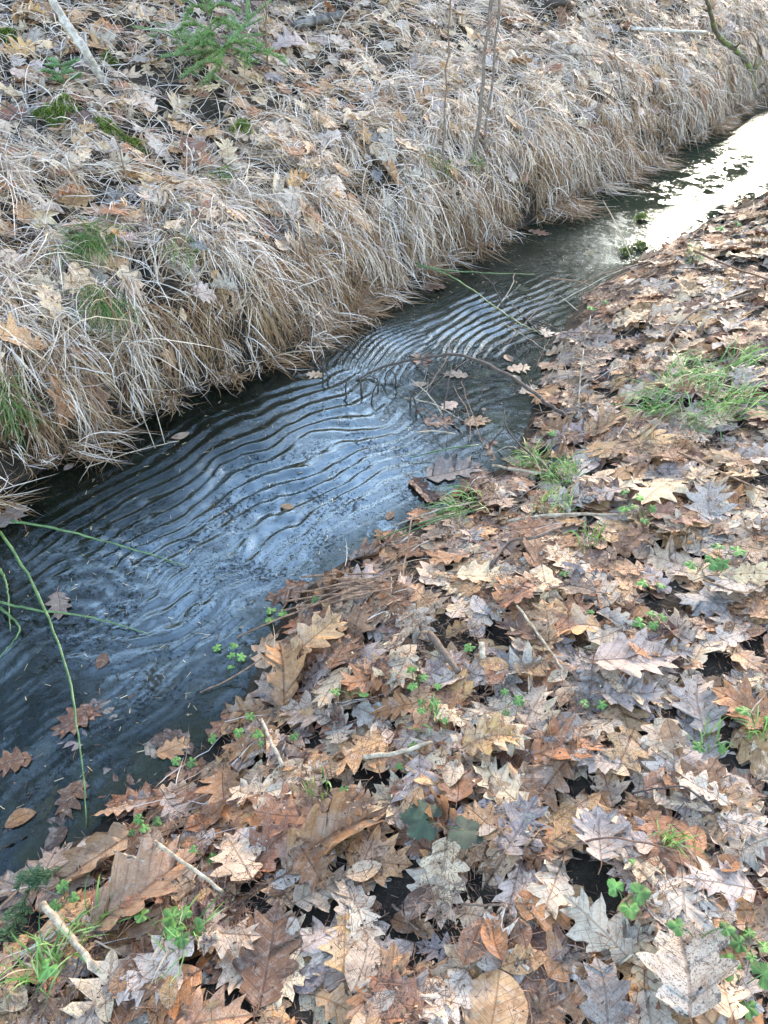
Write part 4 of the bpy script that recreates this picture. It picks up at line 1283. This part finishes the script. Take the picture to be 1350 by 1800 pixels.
# twigs and saplings of the far bank
def upright(px, py, h, lean, r0, r1, mat, name, label, cat, stubs=3, n=22):
    b = hit(px, py, TZ)
    return stick(name, label, cat, [b + np.array([0, 0, -0.05]), b + np.array([lean[0] * .4, lean[1] * .4, h * .45]), b + np.array([lean[0], lean[1], h])], r0, r1, mat, n, 0.0035, 7, stubs=stubs)


upright(832, 292, 1.7, (0.06, -0.02), 0.011, 0.006, M_SAP, 'sapling', 'thicker of the twin bare sapling stems on the far bank', 'sapling', 4)
upright(848, 280, 1.7, (0.07, 0.03), 0.007, 0.004, M_SAP, 'sapling', 'thinner of the twin bare sapling stems on the far bank', 'sapling', 4)
upright(776, 330, 1.6, (0.0, 0.05), 0.005, 0.003, M_TWIG, 'sapling', 'thin single bare sapling beside the twin stems', 'sapling', 5)
upright(470, 135, 0.5, (0.05, -0.05), 0.005, 0.003, M_TWIG, 'sapling', 'short bare stem behind the young spruce', 'sapling', 4)
upright(228, 330, 0.22, (-0.02, 0.02), 0.004, 0.003, M_TWIG, 'dead_shoot', 'brown broken stem on the far brow above the curled leaf', 'stem', 1, 8)
upright(392, 378, 0.12, (0.01, 0.0), 0.004, 0.003, M_TWIG, 'dead_shoot', 'short broken stem in the middle of the straw', 'stem', 0, 7)
a, b = hit(188, 152, TZ), None
stick('leaning_branch', 'weathered grey branch leaning in from the upper edge', 'branch', [a + np.array([0, 0, 0.0]), Z3(150, 92, a[2] + 0.16), Z3(110, 30, a[2] + 0.30), Z3(70, -40, a[2] + 0.45)], 0.022, 0.016, M_GREY, 18, 0.003, 9, stubs=1)
stick('fallen_branch', 'grey fallen branch across straw on the upper far bank', 'branch', [P3(1108, 62, 0.04), P3(1165, 68, 0.05), P3(1238, 71, 0.05)], 0.012, 0.010, M_GREY, 14, 0.002, 8, stubs=2)
mb = hit(1326, 168, TZ)
stick('mossy_branch', 'mossy bent branch curving up from the far stream end', 'branch', [mb + np.array([0, 0, -0.05]), Z3(1322, 130, 0.22), Z3(1298, 92, 0.38), Z3(1262, 62, 0.52), Z3(1246, 12, 0.72), Z3(1232, -40, 0.9)], 0.026, 0.011, M_MOSSY, 26, 0.004, 9, stubs=4)
stick('log', 'dark bark log lying among leaves near the top edge', 'log', [P3(520, 52, 0.02), P3(560, 46, 0.025), P3(606, 36, 0.02)], 0.026, 0.022, M_LOG, 12, 0.003, 12)
stick('log', 'longer log along the very top edge', 'log', [P3(440, 8, 0.03), P3(540, 6, 0.03), P3(650, 0, 0.03)], 0.022, 0.018, M_LOG, 12, 0.003, 12)
stick('bark_chunk', 'dark chunk of rotten wood on the upper bank', 'wood', [P3(965, 18, 0.02), P3(985, 12, 0.03), P3(1004, 16, 0.02)], 0.035, 0.024, M_DARK, 8, 0.005, 10)
for n, (cps, lab) in enumerate([
        ([(0, 196), (55, 228), (115, 262)], 'dark thin twig slanting into the left edge of the far bank'), ([(115, 128), (180, 150), (265, 160)], 'black thin twig behind the leaning branch'),
        ([(200, 45), (235, 20), (250, -10)], 'pale curved twig beside the leaning branch'), ([(480, 130), (420, 105), (360, 80)], 'brown stem carrying the young spruce sprays'),
        ([(505, 400), (535, 440), (545, 480)], 'dark twig bent over the straw curtain'), ([(1068, 70), (1085, 130), (1098, 190)], 'dark vertical twig under the grey fallen branch'),
        ([(1080, 560 - 400), (1050, 200), (1010, 215)], 'thin dark twig sagging in upper straw'), ([(1350, 170), (1290, 205), (1240, 240)], 'slender wet twig at the far stream bend'),
        ([(700, 30), (760, 60), (830, 50)], 'thin grey twig on upper straw beyond the saplings'), ([(900, 60), (960, 100), (1050, 110)], 'brown twig on upper straw beyond the twin stems'),
        ([(130, 640), (200, 690), (250, 760)], 'thin straw stalk dipping toward the dark near fringe')]):
    pts = [P3(x, y, 0.035) for x, y in cps]
    stick('fine_twig', lab, 'twig', pts, 0.0035, 0.002, M_DARK if n not in (2, 10) else M_PALE, 14, 0.003, 6, stubs=2 if n != 10 else 0)
# two long straws that lean from the curtain into the water
for n, (a, b) in enumerate((((205, 625), (273, 788)), ((240, 600), (290, 780)))):
    A = P3(*a, 0.03); B = Z3(*b, 0.0)
    stick('leaning_straw', ['left', 'right'][n] + ' of two long straws leaning into the stream', 'straw', [A, (A + B) / 2 + np.array([0, 0, .02]), B], 0.002, 0.0014, M_PALE, 10, 0.0006)
stick('floating_stem', 'thin seedy stem floating along the far shore', 'stem', [Z3(150, 822, 0.004), Z3(230, 795, 0.008), Z3(315, 775, 0.006)], 0.0022, 0.0014, M_PALE, 12, 0.001, stubs=3)

# green rushes
RUSH = [([(0, 935, .10), (60, 1030, .10), (115, 1170, .085), (140, 1310, .05), (152, 1452, .006)], 5.5, 'long green rush curving down to the lower shore'),
        ([(20, 915, .05), (110, 932, .05), (210, 958, .03), (326, 994, .004)], 5, 'green rush reaching level across the dark water'),
        ([(0, 1058, .03), (70, 1073, .03), (160, 1085, .02), (258, 1113, .004)], 5, 'lower green rush passing under the floating leaf'),
        ([(0, 1000, .03), (12, 1030, .03), (18, 1110, .0)], 5, 'short green rush by the left picture edge, upper one'),
        ([(0, 1068, .02), (34, 1105, .015), (0, 1155, .004)], 5, 'kinked green rush at the left picture edge'),
        ([(730, 462, .10), (800, 490, .07), (900, 560, .03), (952, 586, .004)], 3, 'thin green rush slanting across the upper ripples'),
        ([(735, 468, .10), (820, 478, .05), (940, 482, .004)], 3, 'thin green rush lying level across the upper water')]
for cps, w, lab in RUSH:
    pts = [Z3(*c) for c in cps]
    stick('green_rush', lab, 'rush', pts, R(w, pts[0]), R(w * 0.35, pts[-1]), M_RUSH, 26, 0.0011, 7, group='green rushes in the stream')
# reed straws of the grass tuft lying over the shore
for n, (a, b) in enumerate((((660, 955), (800, 915)), ((690, 930), (830, 895)), ((700, 948), (850, 905)), ((730, 765), (800, 775)), ((720, 810), (840, 795)))):
    A, B = P3(*a, 0.012), P3(*b, 0.03)
    stick('green_straw', f'yellow-green straw lying over the near shoreline, {ORD[n]} of five', 'straw', [A, (A + B) / 2 + np.array([0, 0, .01]), B], 0.002, 0.0026, M_PALE if n % 2 else M_RUSH, 8, 0.0008, group='straws over the near shoreline')


# ------------------------------------------------------------------ green grass, moss, herbs, spruce
G1, G2, G3 = np.array(lin(118, 160, 78)), np.array(lin(150, 186, 110)), np.array(lin(76, 120, 52))


def green_tuft(px, py, n, length, label, flow=(0, 0), radius=0.05, up=0.7, width=(0.002, 0.004), col=None, H=None, droop=0.35):
    c = hit(px, py, HM)
    a = rng.uniform(0, 6.283, n); r = radius * np.sqrt(rng.uniform(size=n))
    P = np.stack([c[0] + r * np.cos(a), c[1] + r * np.sin(a), np.zeros(n)], -1)
    P[:, 2] = np.maximum(HM[gidx(P[:, 0], P[:, 1])], 0) - 0.005
    D = np.stack([flow[0] + rng.normal(0, 0.55, n), flow[1] + rng.normal(0, 0.55, n), up * rng.uniform(0.3, 1.4, n)], -1)
    w = rng.uniform(size=n)[:, None]
    base = np.where(w < 0.45, G1, np.where(w < 0.75, G2, G3)) if col is None else np.broadcast_to(np.array(col), (n, 3))
    base = base * rng.uniform(0.75, 1.1, n)[:, None]
    yel = rng.uniform(size=n) < 0.14
    base = np.where(yel[:, None], S_STRAW * 0.8, base)
    v, q, cc, pts = blades(P, D, length * rng.uniform(0.45, 1.15, n), rng.uniform(*width, n), K=7, droop=droop, clear=rng.uniform(0.001, 0.03, n), straw=base, H=HM)
    me = mesh_np('green_grass_tuft', v - c, q, M_GREEN, True, cc)
    return tag(link('green_grass_tuft', me, loc=c), label, 'grass tuft', 'green grass tufts')


TUFTS = [(1215, 668, 120, .16, 'large bright green grass patch on the near bank, upper clump', (0.8, 0.2), .10), (1165, 715, 110, .15, 'green clump at the lower end of the large grass patch', (-0.6, -0.3), .09),
         (1270, 715, 90, .16, 'green clump at the outer end of the large grass patch', (0.9, -0.1), .09), (1235, 740, 60, .10, 'short green clump just below the large grass patch', (0.2, -0.3), .07),
         (1290, 645, 60, .15, 'green clump behind the large grass patch', (0.9, 0.4), .06),
         (985, 838, 110, .11, 'waterside green grass tuft standing in leaves', (0.0, 0.3), .06), (935, 815, 50, .12, 'thin green tuft between the shallow bay and the waterside tuft', (-0.4, 0.4), .04),
         (820, 898, 60, .16, 'green tuft lying flat over the near shoreline', (-1.0, -0.35), .05), (975, 885, 70, .07, 'low green tuft under the waterside grass tuft', (0, 0), .06),
         (1172, 1482, 34, .07, 'small green tuft in a gap between lower leaves', (0.3, -0.3), .018), (80, 1690, 60, .10, 'lower corner green grass tuft by the brown stub', (-0.2, 0.1), .05),
         (150, 1640, 30, .10, 'sparse green tuft beside the brown stub', (0.3, 0.3), .04), (310, 1650, 26, .10, 'sparse green tuft around the leafy seedling cluster', (0.3, 0.2), .04),
         (1250, 1320, 16, .08, 'few green blades near the rightmost mid-bank leaves', (0.4, 0.3), .03), (1030, 950, 26, .07, 'short green tuft amid leaves below the waterside tuft', (0, 0), .04),
         (1330, 1290, 22, .08, 'few green blades at the right picture edge', (0, 0.2), .03), (1220, 455, 30, .07, 'short green tuft at the upper near shore', (0, 0), .05),
         (760, 1275, 22, .05, 'tiny green tuft among wet leaves mid shore', (0, 0), .04), (560, 1390, 18, .05, 'tiny green tuft under lower tan leaves', (0, 0), .03)]
for (px, py, n, L, lab, fl, rad) in TUFTS:
    green_tuft(px, py, n, L, lab, fl, rad)
DG = lin(84, 116, 50)
for (px, py, n, L, lab, rad) in ((160, 420, 220, .20, 'dark green living grass within the straw curtain', .06), (185, 520, 120, .2, 'lower green grass streak within the straw curtain', .04), (12, 690, 130, .16, 'green grass showing at the left end of the fringe', .05),
                                 (325, 560 - 120, 40, .12, 'sparse green blades high in the straw curtain', .06), (770, 290, 60, .12, 'green blades at the foot of the thin sapling', .06), (835, 285, 50, .10, 'green blades at the foot of the twin stems', .04), (390, 310, 60, .12, 'green blades on the brow below the young spruce', .06)):
    green_tuft(px, py, n, L, lab, (0.1, -0.9), rad, 0.5, (0.002, 0.0035), DG)


def moss(px, py, rad, label):
    c = hit(px, py, HM)
    n = int(2600 * (rad / 0.1) ** 2)
    a = rng.uniform(0, 6.283, n); r = rad * np.sqrt(rng.uniform(size=n)) * (0.75 + 0.35 * np.sin(a * 3 + px))
    P = np.stack([c[0] + r * np.cos(a) * 1.4, c[1] + r * np.sin(a), np.zeros(n)], -1)
    P[:, 2] = np.maximum(HM[gidx(P[:, 0], P[:, 1])], 0.0) + 0.035 * np.maximum(1 - (r / rad) ** 2, 0) * rng.uniform(0.3, 1, n)
    D = np.stack([rng.normal(0, .7, n), rng.normal(0, .7, n), rng.uniform(0.2, 1, n)], -1)
    base = np.where((rng.uniform(size=n) < 0.5)[:, None], np.array(lin(124, 140, 50)), np.array(lin(78, 104, 40))) * rng.uniform(0.5, 1.2, n)[:, None]
    v, q, cc = slivers(P, D, rng.uniform(0.012, 0.026, n), rng.uniform(0.002, 0.004, n), base)
    return tag(link('moss_cushion', mesh_np('moss_cushion', v - c, q, M_GREEN, False, cc), loc=c), label, 'moss', 'moss cushions')


for (px, py, rad, lab) in ((100, 205, .085, 'yellow-green moss cushion beside the small spruce seedling'), (195, 232, .06, 'moss cushion below the leaning branch'), (10, 68, .07, 'moss cushion in the upper left corner'),
                           (235, 258, .05, 'moss cushion between drooping straw tufts'), (425, 225, .05, 'moss cushion under the young spruce'), (190, 105, .04, 'small moss cushion behind the leaning branch'),
                           (1128, 385, .036, 'moss clump standing in the glittering water'), (1125, 435, .034, 'moss clump at the upper near shore'), (1100, 446, .03, 'smaller moss clump beside the upper near shore')):
    moss(px, py, rad, lab)


def herb_leaf_mesh(lobes=5, serr=0.10, fill=0.66):
    n = 61
    th = np.linspace(-2.7, 2.7, n)
    saw = (th * 26 / 5.4) % 1.0
    r = (fill + (0.96 - fill) * np.abs(np.cos(th * lobes / 5.4 * np.pi * 0.98)) ** 0.7) - serr * saw
    r *= 1 - 0.2 * np.abs(th) / 2.7
    o = np.stack([r * np.sin(th), r * np.cos(th), np.zeros(n)], -1)
    m = o * 0.5
    o[:, 2] = 0.10 * np.sin(th * 5) - 0.12; m[:, 2] = 0.06 * np.cos(th * lobes / 5.4 * np.pi * 2)
    v = np.vstack([[0, 0, 0], m, o])
    t = np.stack([np.zeros(n - 1, int), 1 + np.arange(n - 1) + 1, 1 + np.arange(n - 1)], -1)
    q = np.stack([1 + np.arange(n - 1), 2 + np.arange(n - 1), n + 2 + np.arange(n - 1), n + 1 + np.arange(n - 1)], -1)
    return v, q, t


HV, HQ, HT = herb_leaf_mesh()
HV3, HQ3, HT3 = herb_leaf_mesh(3, 0.16)
HV5, HQ5, HT5 = herb_leaf_mesh(5, 0.17, 0.70)


def herb(px, py, leafpx, nleaf, label, shade=1.0, spread=1.0, col=(98, 138, 66), three=False, five=False, name='herb', cat='herb'):
    c = hit(px, py, HM)
    root = link(name, None, loc=c)
    tag(root, label, cat, 'green herbs on the near bank')
    size = px_size(c, leafpx) / 2.3
    for k in range(nleaf):
        a = rng.uniform(0, 6.283) if nleaf == 1 else 6.283 * k / nleaf + rng.uniform(-0.5, 0.5)
        dist = size * (0.2 if nleaf == 1 else rng.uniform(0.9, 1.6)) * spread
        h = 0.012 if five else rng.uniform(0.004, 0.02) + size * 0.3
        if five: hv_flat = 0.25
        base = np.array([math.cos(a) * dist, math.sin(a) * dist, 0])
        gz = HM[gidx(c[0] + base[0], c[1] + base[1])] - c[2]
        base[2] = max(gz, -0.01) + h
        st = resample([np.array([0, 0, -0.01]), base * np.array([.5, .5, .8]), base], 6)
        v, q, t = tube_arrays(st, 0.0011, 4)
        link('stem', mesh_np('stem', v, [q, t], M_RUSH), root)
        s = size * rng.uniform(0.75, 1.15)
        hv, hq, ht = (HV3, HQ3, HT3) if (three or (not five and rng.uniform() < 0.4)) else (HV, HQ, HT)
        if five: hv, hq, ht = HV5, HQ5, HT5
        yaw = a - math.pi / 2
        w = hv * s
        tl = rng.uniform(-0.35, 0.25) * (0.3 if five else 1)
        if five: w = w * np.array([1, 1, 0.12]); w[:, 2] += 0.10 * size * np.sin(w[:, 0] / size * 3.1 + k) * np.cos(w[:, 1] / size * 2.3)
        w = np.stack([w[:, 0], w[:, 1], w[:, 2] + tl * w[:, 1] + rng.normal(0, .25) * (0.3 if five else 1) * w[:, 0]], -1)
        w = np.stack([w[:, 0] * math.cos(yaw) - w[:, 1] * math.sin(yaw), w[:, 0] * math.sin(yaw) + w[:, 1] * math.cos(yaw), w[:, 2]], -1) + base
        cc = np.array(lin(*col)) * shade * rng.uniform(0.8, 1.2)
        tint = rng.uniform(0.75, 1.2, (len(w), 1)); tint[0] = 1.35     # paler along the ribs, uneven towards the rim
        nn_ = (len(w) - 1) // 2
        rib = 0.8 + 0.5 * np.abs(np.cos(np.linspace(-2.7, 2.7, nn_) * 5 / 5.4 * np.pi)) ** 4
        tint[1:1 + nn_, 0] *= rib; tint[1 + nn_:, 0] *= 0.5 + 0.5 * rib
        link('leaf', mesh_np('leaf', w, [hq, ht], M_HERB, True, cc * tint), root)
    return root


HERBS = [(395, 1140, 26, 2, 'pale floating herb rosette in open lower water'), (412, 1163, 24, 3, 'bright herb rosette floating beside the pale one'), (440, 1262, 26, 1, 'single herb leaf above the lower shore tangle'), (437, 1297, 30, 2, 'herb with two leaves beside the white snapped twig'),
         (462, 1312, 24, 1, 'small herb leaf at the foot of the white snapped twig'), (516, 1300, 30, 1, 'herb leaf to the right of the white snapped twig'), (615, 1230, 36, 2, 'bright herb against orange waterline leaves'), (374, 1308, 24, 1, 'herb leaf at the edge of pale lower water'),
         (325, 1342, 26, 2, 'herb next to the half-sunken oak leaf'), (488, 1085, 28, 3, 'herb rosette under the brown stalk bundle'), (555, 1066, 20, 1, 'tiny herb inside the brown stalk bundle'), (262, 1440, 24, 2, 'small herb at the lower shoreline'),
         (243, 1466, 24, 2, 'second small herb at the lower shoreline, further down'), (115, 1585, 36, 3, 'herb above the brown stub by the spruce sprig'), (328, 1632, 46, 5, 'leafy seedling cluster in the lower part of the bank'), (285, 1640, 34, 2, 'herb beside the leafy seedling cluster'),
         (95, 1705, 52, 1, 'pale serrated herb leaf in the lower corner'), (605, 1390, 26, 1, 'lone herb leaf under broad tan leaves'), (360, 1508, 26, 2, 'herb peeping out by the snapped pale stick'), (705, 1352, 22, 1, 'tiny herb above the ochre beech leaf'),
         (1097, 1585, 50, 3, 'young green shoot with pale new leaves'), (1225, 1650, 52, 2, 'fan-leaved herb on the lower right litter'), (1317, 1665, 40, 4, 'dark rosette herb near the lower right corner'), (1305, 1735, 62, 3, 'three-leaf herb in the lower right corner'),
         (1110, 1525, 24, 1, 'single leaf herb above the young green shoot'), (990, 1012, 32, 1, 'herb leaf on mid-bank leaves under the waterside tuft'), (827, 1147, 32, 1, 'round herb leaf on bare soil by the stub'), (727, 1200, 26, 3, 'herb beside the wet orange oak leaf'),
         (750, 1245, 26, 3, 'herb under dark wet leaves mid shore'), (785, 1272, 24, 1, 'small herb leaf at the lower mid shore'), (770, 1212, 20, 1, 'tiny herb leaf near bare soil mid shore'), (890, 1240, 30, 3, 'herb in shade of mid-bank leaves'),
         (1042, 1245, 26, 2, 'herb between blue-grey leaf and pale litter'), (1262, 988, 40, 4, 'creeping herb on the middle right bank'), (1230, 1005, 32, 2, 'herb just below the creeping herb'), (1145, 1037, 28, 2, 'herb above the big flat pale leaf'),
         (1140, 1098, 32, 4, 'herb touching the big flat pale leaf'), (1037, 1080, 20, 1, 'tiny herb by golden-brown leaf'), (1240, 1320, 34, 2, 'herb with grass blades on the right bank'), (1328, 1270, 36, 2, 'large-leaved herb at the right edge'),
         (1130, 905, 28, 3, 'herb under the large grass patch'), (1105, 890, 32, 3, 'herb between waterside tuft and pale tan leaf'), (730, 1315, 24, 1, 'herb leaf beside the white broken stick'), (1052, 545, 22, 2, 'herb on the upper near waterline'), (968, 768, 22, 1, 'herb leaf at the foot of the arching twig'),
         (1285, 405, 26, 2, 'herb on the farthest visible near bank'), (770, 555 - 20, 16, 1, 'small green leaf floating in the far ripples')]
for (px, py, s, n, lab) in HERBS[:-1]:
    shade = 1.25 if 'pale' in lab or 'bright' in lab else 0.95
    herb(px, py, s, n, lab, shade, three='shoot' in lab or 'fan' in lab)
herb(782, 1452, 120, 2, 'large dark green lobed leaf pair lying on brown leaves', 1.0, 0.5, (52, 66, 46), name='dark_herb', five=True)


def needles_on(pts, length, dens, rgb, width=0.0016):
    seg_ = np.linalg.norm(np.diff(pts, axis=0), axis=1); cu = np.concatenate([[0], np.cumsum(seg_)])
    n = int(cu[-1] * dens)
    s = rng.uniform(0.05 * cu[-1], cu[-1], n)
    k = np.clip(np.searchsorted(cu, s) - 1, 0, len(seg_) - 1)
    t = ((s - cu[k]) / seg_[k])[:, None]
    p = pts[k] * (1 - t) + pts[k + 1] * t
    d = (pts[k + 1] - pts[k]) / seg_[k][:, None]
    r = rng.normal(0, 1, (n, 3)); r -= d * np.sum(r * d, 1)[:, None]; r[:, 2] = np.abs(r[:, 2]) * 0.6 + 0.1; r /= np.linalg.norm(r, axis=1)[:, None]
    D = d * 0.75 + r
    D /= np.linalg.norm(D, axis=1)[:, None]
    L = length * rng.uniform(0.7, 1.1, n)
    return slivers(p + D * L[:, None] / 2, D, L, np.full(n, width), np.array(rgb) * rng.uniform(0.6, 1.25, n)[:, None])


def spruce(name, label, stem_ctrl, sprays, rgb, needle=0.013, dens=1500, r=0.004, width=0.0017):
    pts = resample(stem_ctrl, 14)
    c = pts[0].copy()
    root = link(name, None, loc=c); tag(root, label, 'spruce')
    v, q, t = tube_arrays(pts - c, np.linspace(r, r * 0.5, 14), 6)
    link('stem', mesh_np('stem', v, [q, t], M_TWIG), root)
    for sp in sprays:
        s = resample(sp, 10)
        pk = Pack()
        vv, qq, cc = needles_on(s - c, needle, dens, rgb, width); pk.add(vv, qq, None, cc)
        L = np.linalg.norm(s[-1] - s[0])
        for k in (3, 5, 7):                      # short side shoots
            for sg in (-1, 1):
                d = s[k + 1] - s[k]; d /= np.linalg.norm(d)
                sd = np.cross(d, [0, 0, 1.0]) * sg
                e = s[k] + (d * 0.8 + sd * 0.7 + np.array([0, 0, rng.normal(0, .15)])) * L * rng.uniform(0.22, 0.36)
                vv, qq, cc = needles_on(resample([s[k] - c, e - c], 5), needle * .9, dens, rgb, width); pk.add(vv, qq, None, cc)
                vv, qq, tt = tube_arrays(resample([s[k] - c, e - c], 4), 0.0009, 3); pk.add(vv, qq, tt, np.tile(np.array(lin(110, 90, 60)), (len(vv), 1)))
        vv, qq, tt = tube_arrays(s - c, np.linspace(0.0018, 0.001, 10), 4); pk.add(vv, qq, tt, np.tile(np.array(lin(120, 96, 66)), (len(vv), 1)))
        link('spray', pk.mesh('spray', M_GREEN, False), root)
    return root


GR = lin(122, 160, 108)
b0 = hit(470, 138, TZ)
def SP_(px, py, dz): return Z3(px, py, b0[2] + dz)
sp_stem = [b0, SP_(435, 112, .10), SP_(385, 80, .18), SP_(366, 30, .28), SP_(362, -30, .42)]
sp_pts = resample(sp_stem, 20)
SPR = []
for k in range(17):
    p = sp_pts[6 + int(k * 0.75)]
    a_ = 2.4 * k + 0.4
    L_ = 0.24 - 0.006 * k
    d_ = np.array([math.cos(a_), math.sin(a_) * 0.8, 0.0])
    SPR.append([p, p + d_ * L_ * .5 + np.array([0, 0, .03]), p + d_ * L_ + np.array([0, 0, rng.uniform(-.03, .02)])])
for (x, y, h_) in ((262, 30, .16), (290, 100, .12), (325, 135, .08), (366, 150, .06), (445, 25, .22), (300, 60, .16)):
    SPR.append([SP_(395, 88, .17), SP_((395 + x) / 2, (88 + y) / 2, .16), SP_(x, y, h_)])
spruce('young_spruce', 'young green spruce leaning over leaves near the top edge', sp_stem, SPR, lin(122, 158, 96), 0.022, 1500, 0.0055, 0.0021)
b1 = hit(118, 165, TZ)
spruce('spruce_seedling', 'small spruce seedling among leaves beside the leaning branch', [b1, b1 + np.array([0, 0, .10]), b1 + np.array([.01, 0, .17])],
       [[b1 + np.array([0, 0, .05 + .03 * k]), b1 + np.array([math.cos(a) * .04, math.sin(a) * .04, .06 + .03 * k]), b1 + np.array([math.cos(a) * .08, math.sin(a) * .08, .07 + .03 * k])] for k in range(3) for a in (0.4 + k, 2.5 + k, 4.6 + k)], GR, 0.018, 1400, 0.003, 0.0022)
b2 = P3(108, 1535, 0.02)
spruce('spruce_sprig', 'broken spruce sprig lying at the lower shoreline', [P3(128, 1520, .02), P3(90, 1560, .035), P3(50, 1580, .03)],
       [[P3(120, 1535, .03), P3(90, 1555, .04), P3(60, 1568, .03)], [P3(60, 1570, .03), P3(45, 1610, .03), P3(14, 1660, .02)], [P3(95, 1558, .03), P3(72, 1552, .04), P3(40, 1560, .03)]], lin(72, 108, 70), 0.012, 2200, 0.002, 0.0013)


# ------------------------------------------------------------------ trees beyond the far bank (they stand in the water's reflection)
M_NEED_TREE = bark_material('spruce_crown', lin(58, 74, 46), lin(36, 50, 34), 3, 0.8)
M_TRUNK = bark_material('tree_trunk', lin(110, 98, 88), lin(64, 54, 48), 12, 0.85)


def spruce_tree_mesh(h):
    pk = Pack()
    z = 1.2
    while z < h * 0.985:
        f = 1 - z / h
        Lb = 0.35 + 2.3 * f ** 0.85
        for k in range(7):
            a = rng.uniform(0, 6.283)
            L = Lb * rng.uniform(0.7, 1.1)
            d = np.array([math.cos(a), math.sin(a), 0]); s = np.array([-d[1], d[0], 0])
            n = 6
            t = np.linspace(0, 1, n)
            ax = np.array([0, 0, z]) + d * L * t[:, None] + np.array([0, 0, 1.0]) * ((0.15 * t - 0.45 * t * t) * L)[:, None]
            for sg in (-1, 1):
                for j in range(1, n):
                    w = L * 0.30 * (1 - 0.6 * t[j]) * rng.uniform(0.6, 1.2)
                    a0, a1 = ax[j - 1], ax[j]
                    tip = a1 + s * sg * w + d * w * 0.6 - np.array([0, 0, w * rng.uniform(0.15, 0.5)])
                    pk.add(np.array([a0, a1, tip]), None, np.array([[0, 1, 2]]))
            pk.add(np.array([ax[-2] - s * .05, ax[-2] + s * .05, ax[-1] + d * .15]), None, np.array([[0, 1, 2]]))
        z += 0.33 + 0.25 * f
    v, q, t = tube_arrays(np.array([[0, 0, -0.3], [0, 0, h * .3], [0, 0, h * .7], [0, 0, h]]), np.array([0.17, 0.13, 0.07, 0.01]), 9)
    return mesh_np('trunk', v, [q, t], M_TRUNK), pk.mesh('crown', M_NEED_TREE, False)


def bare_tree_mesh(h):
    pk = Pack()
    tr = resample([[0, 0, -0.3], [0.1, 0.05, h * .3], [-0.05, 0.1, h * .6], [0.1, 0, h]], 14)
    v, q, t = tube_arrays(tr, np.linspace(0.16, 0.03, 14), 9)

    def grow(p, d, L, r, lvl):
        e = p + d * L
        m = (p + e) / 2 + rng.normal(0, L * .06, 3)
        vv, qq, tt = tube_arrays(resample([p, m, e], 5), np.linspace(r, r * .5, 5), 4)
        pk.add(vv, qq, tt)
        if lvl == 0: return
        for k in range(4):
            f = rng.uniform(0.35, 1.0)
            dd = d + rng.normal(0, 0.55, 3); dd[2] += 0.12; dd /= np.linalg.norm(dd)
            grow(p + (e - p) * f, dd, L * rng.uniform(0.45, 0.65), r * 0.5, lvl - 1)
    for k in range(20):
        f = rng.uniform(0.22, 0.97); p = tr[int(f * 13)]
        a = rng.uniform(0, 6.283)
        d = np.array([math.cos(a), math.sin(a), rng.uniform(0.2, 0.8)]); d /= np.linalg.norm(d)
        grow(p, d, (1.1 - f * 0.7) * h * 0.24, 0.05 * (1.15 - f), 3)
    return mesh_np('trunk', v, [q, t], M_TRUNK), pk.mesh('crown', M_TRUNK, False)


SPRUCES = [spruce_tree_mesh(11.0), spruce_tree_mesh(8.5)]
BARES = [bare_tree_mesh(12.0), bare_tree_mesh(10.0)]
TREES = [('s', -50, 12), ('s', -38, 11), ('b', -30, 8.5), ('s', -25, 13), ('s', -16, 11.5), ('b', -10, 9), ('s', -6, 14), ('s', 2, 12), ('s', 6, 11), ('b', 8, 9), ('s', 10, 13), ('s', 13, 16), ('b', 19, 11), ('b', 22, 14), ('b', 25.5, 12), ('b', 30, 17), ('s', 36, 16), ('b', 43, 12), ('s', 48, 14), ('s', 60, 13), ('s', -64, 12)]
sn = bn = 0
TREES += [('b', math.degrees(math.atan2(-3.7, 5.2)), 6.4), ('b', math.degrees(math.atan2(-2.9, 7.4)), 7.9)]
TREES.sort(key=lambda t: t[1])
for n, (kind, az, dist) in enumerate(TREES):
    a = math.radians(az)
    x, y = dist * math.sin(a), dist * math.cos(a)
    z = float(terrain(np.array([x]), np.array([y]))[0][0])
    root = link('spruce_tree' if kind == 's' else 'bare_tree', None, loc=(x, y, z))
    root.rotation_euler = (0, 0, rng.uniform(0, 6.28)); sc = rng.uniform(0.6, 0.8) if dist > 8.3 else rng.uniform(1.0, 1.15); root.scale = (sc, sc, sc)
    if kind == 's':
        lab = f'tall dark spruce mirrored in the stream, {ORD[sn]} from the left'; sn += 1; tm, cm = SPRUCES[n % 2]
    else:
        lab = f'leafless forest tree mirrored in the stream, {ORD[bn]} from the left'; bn += 1; tm, cm = BARES[n % 2]
    tag(root, lab, 'tree', 'forest trees beyond the far bank')
    link('trunk', tm, root); link('crown', cm, root)
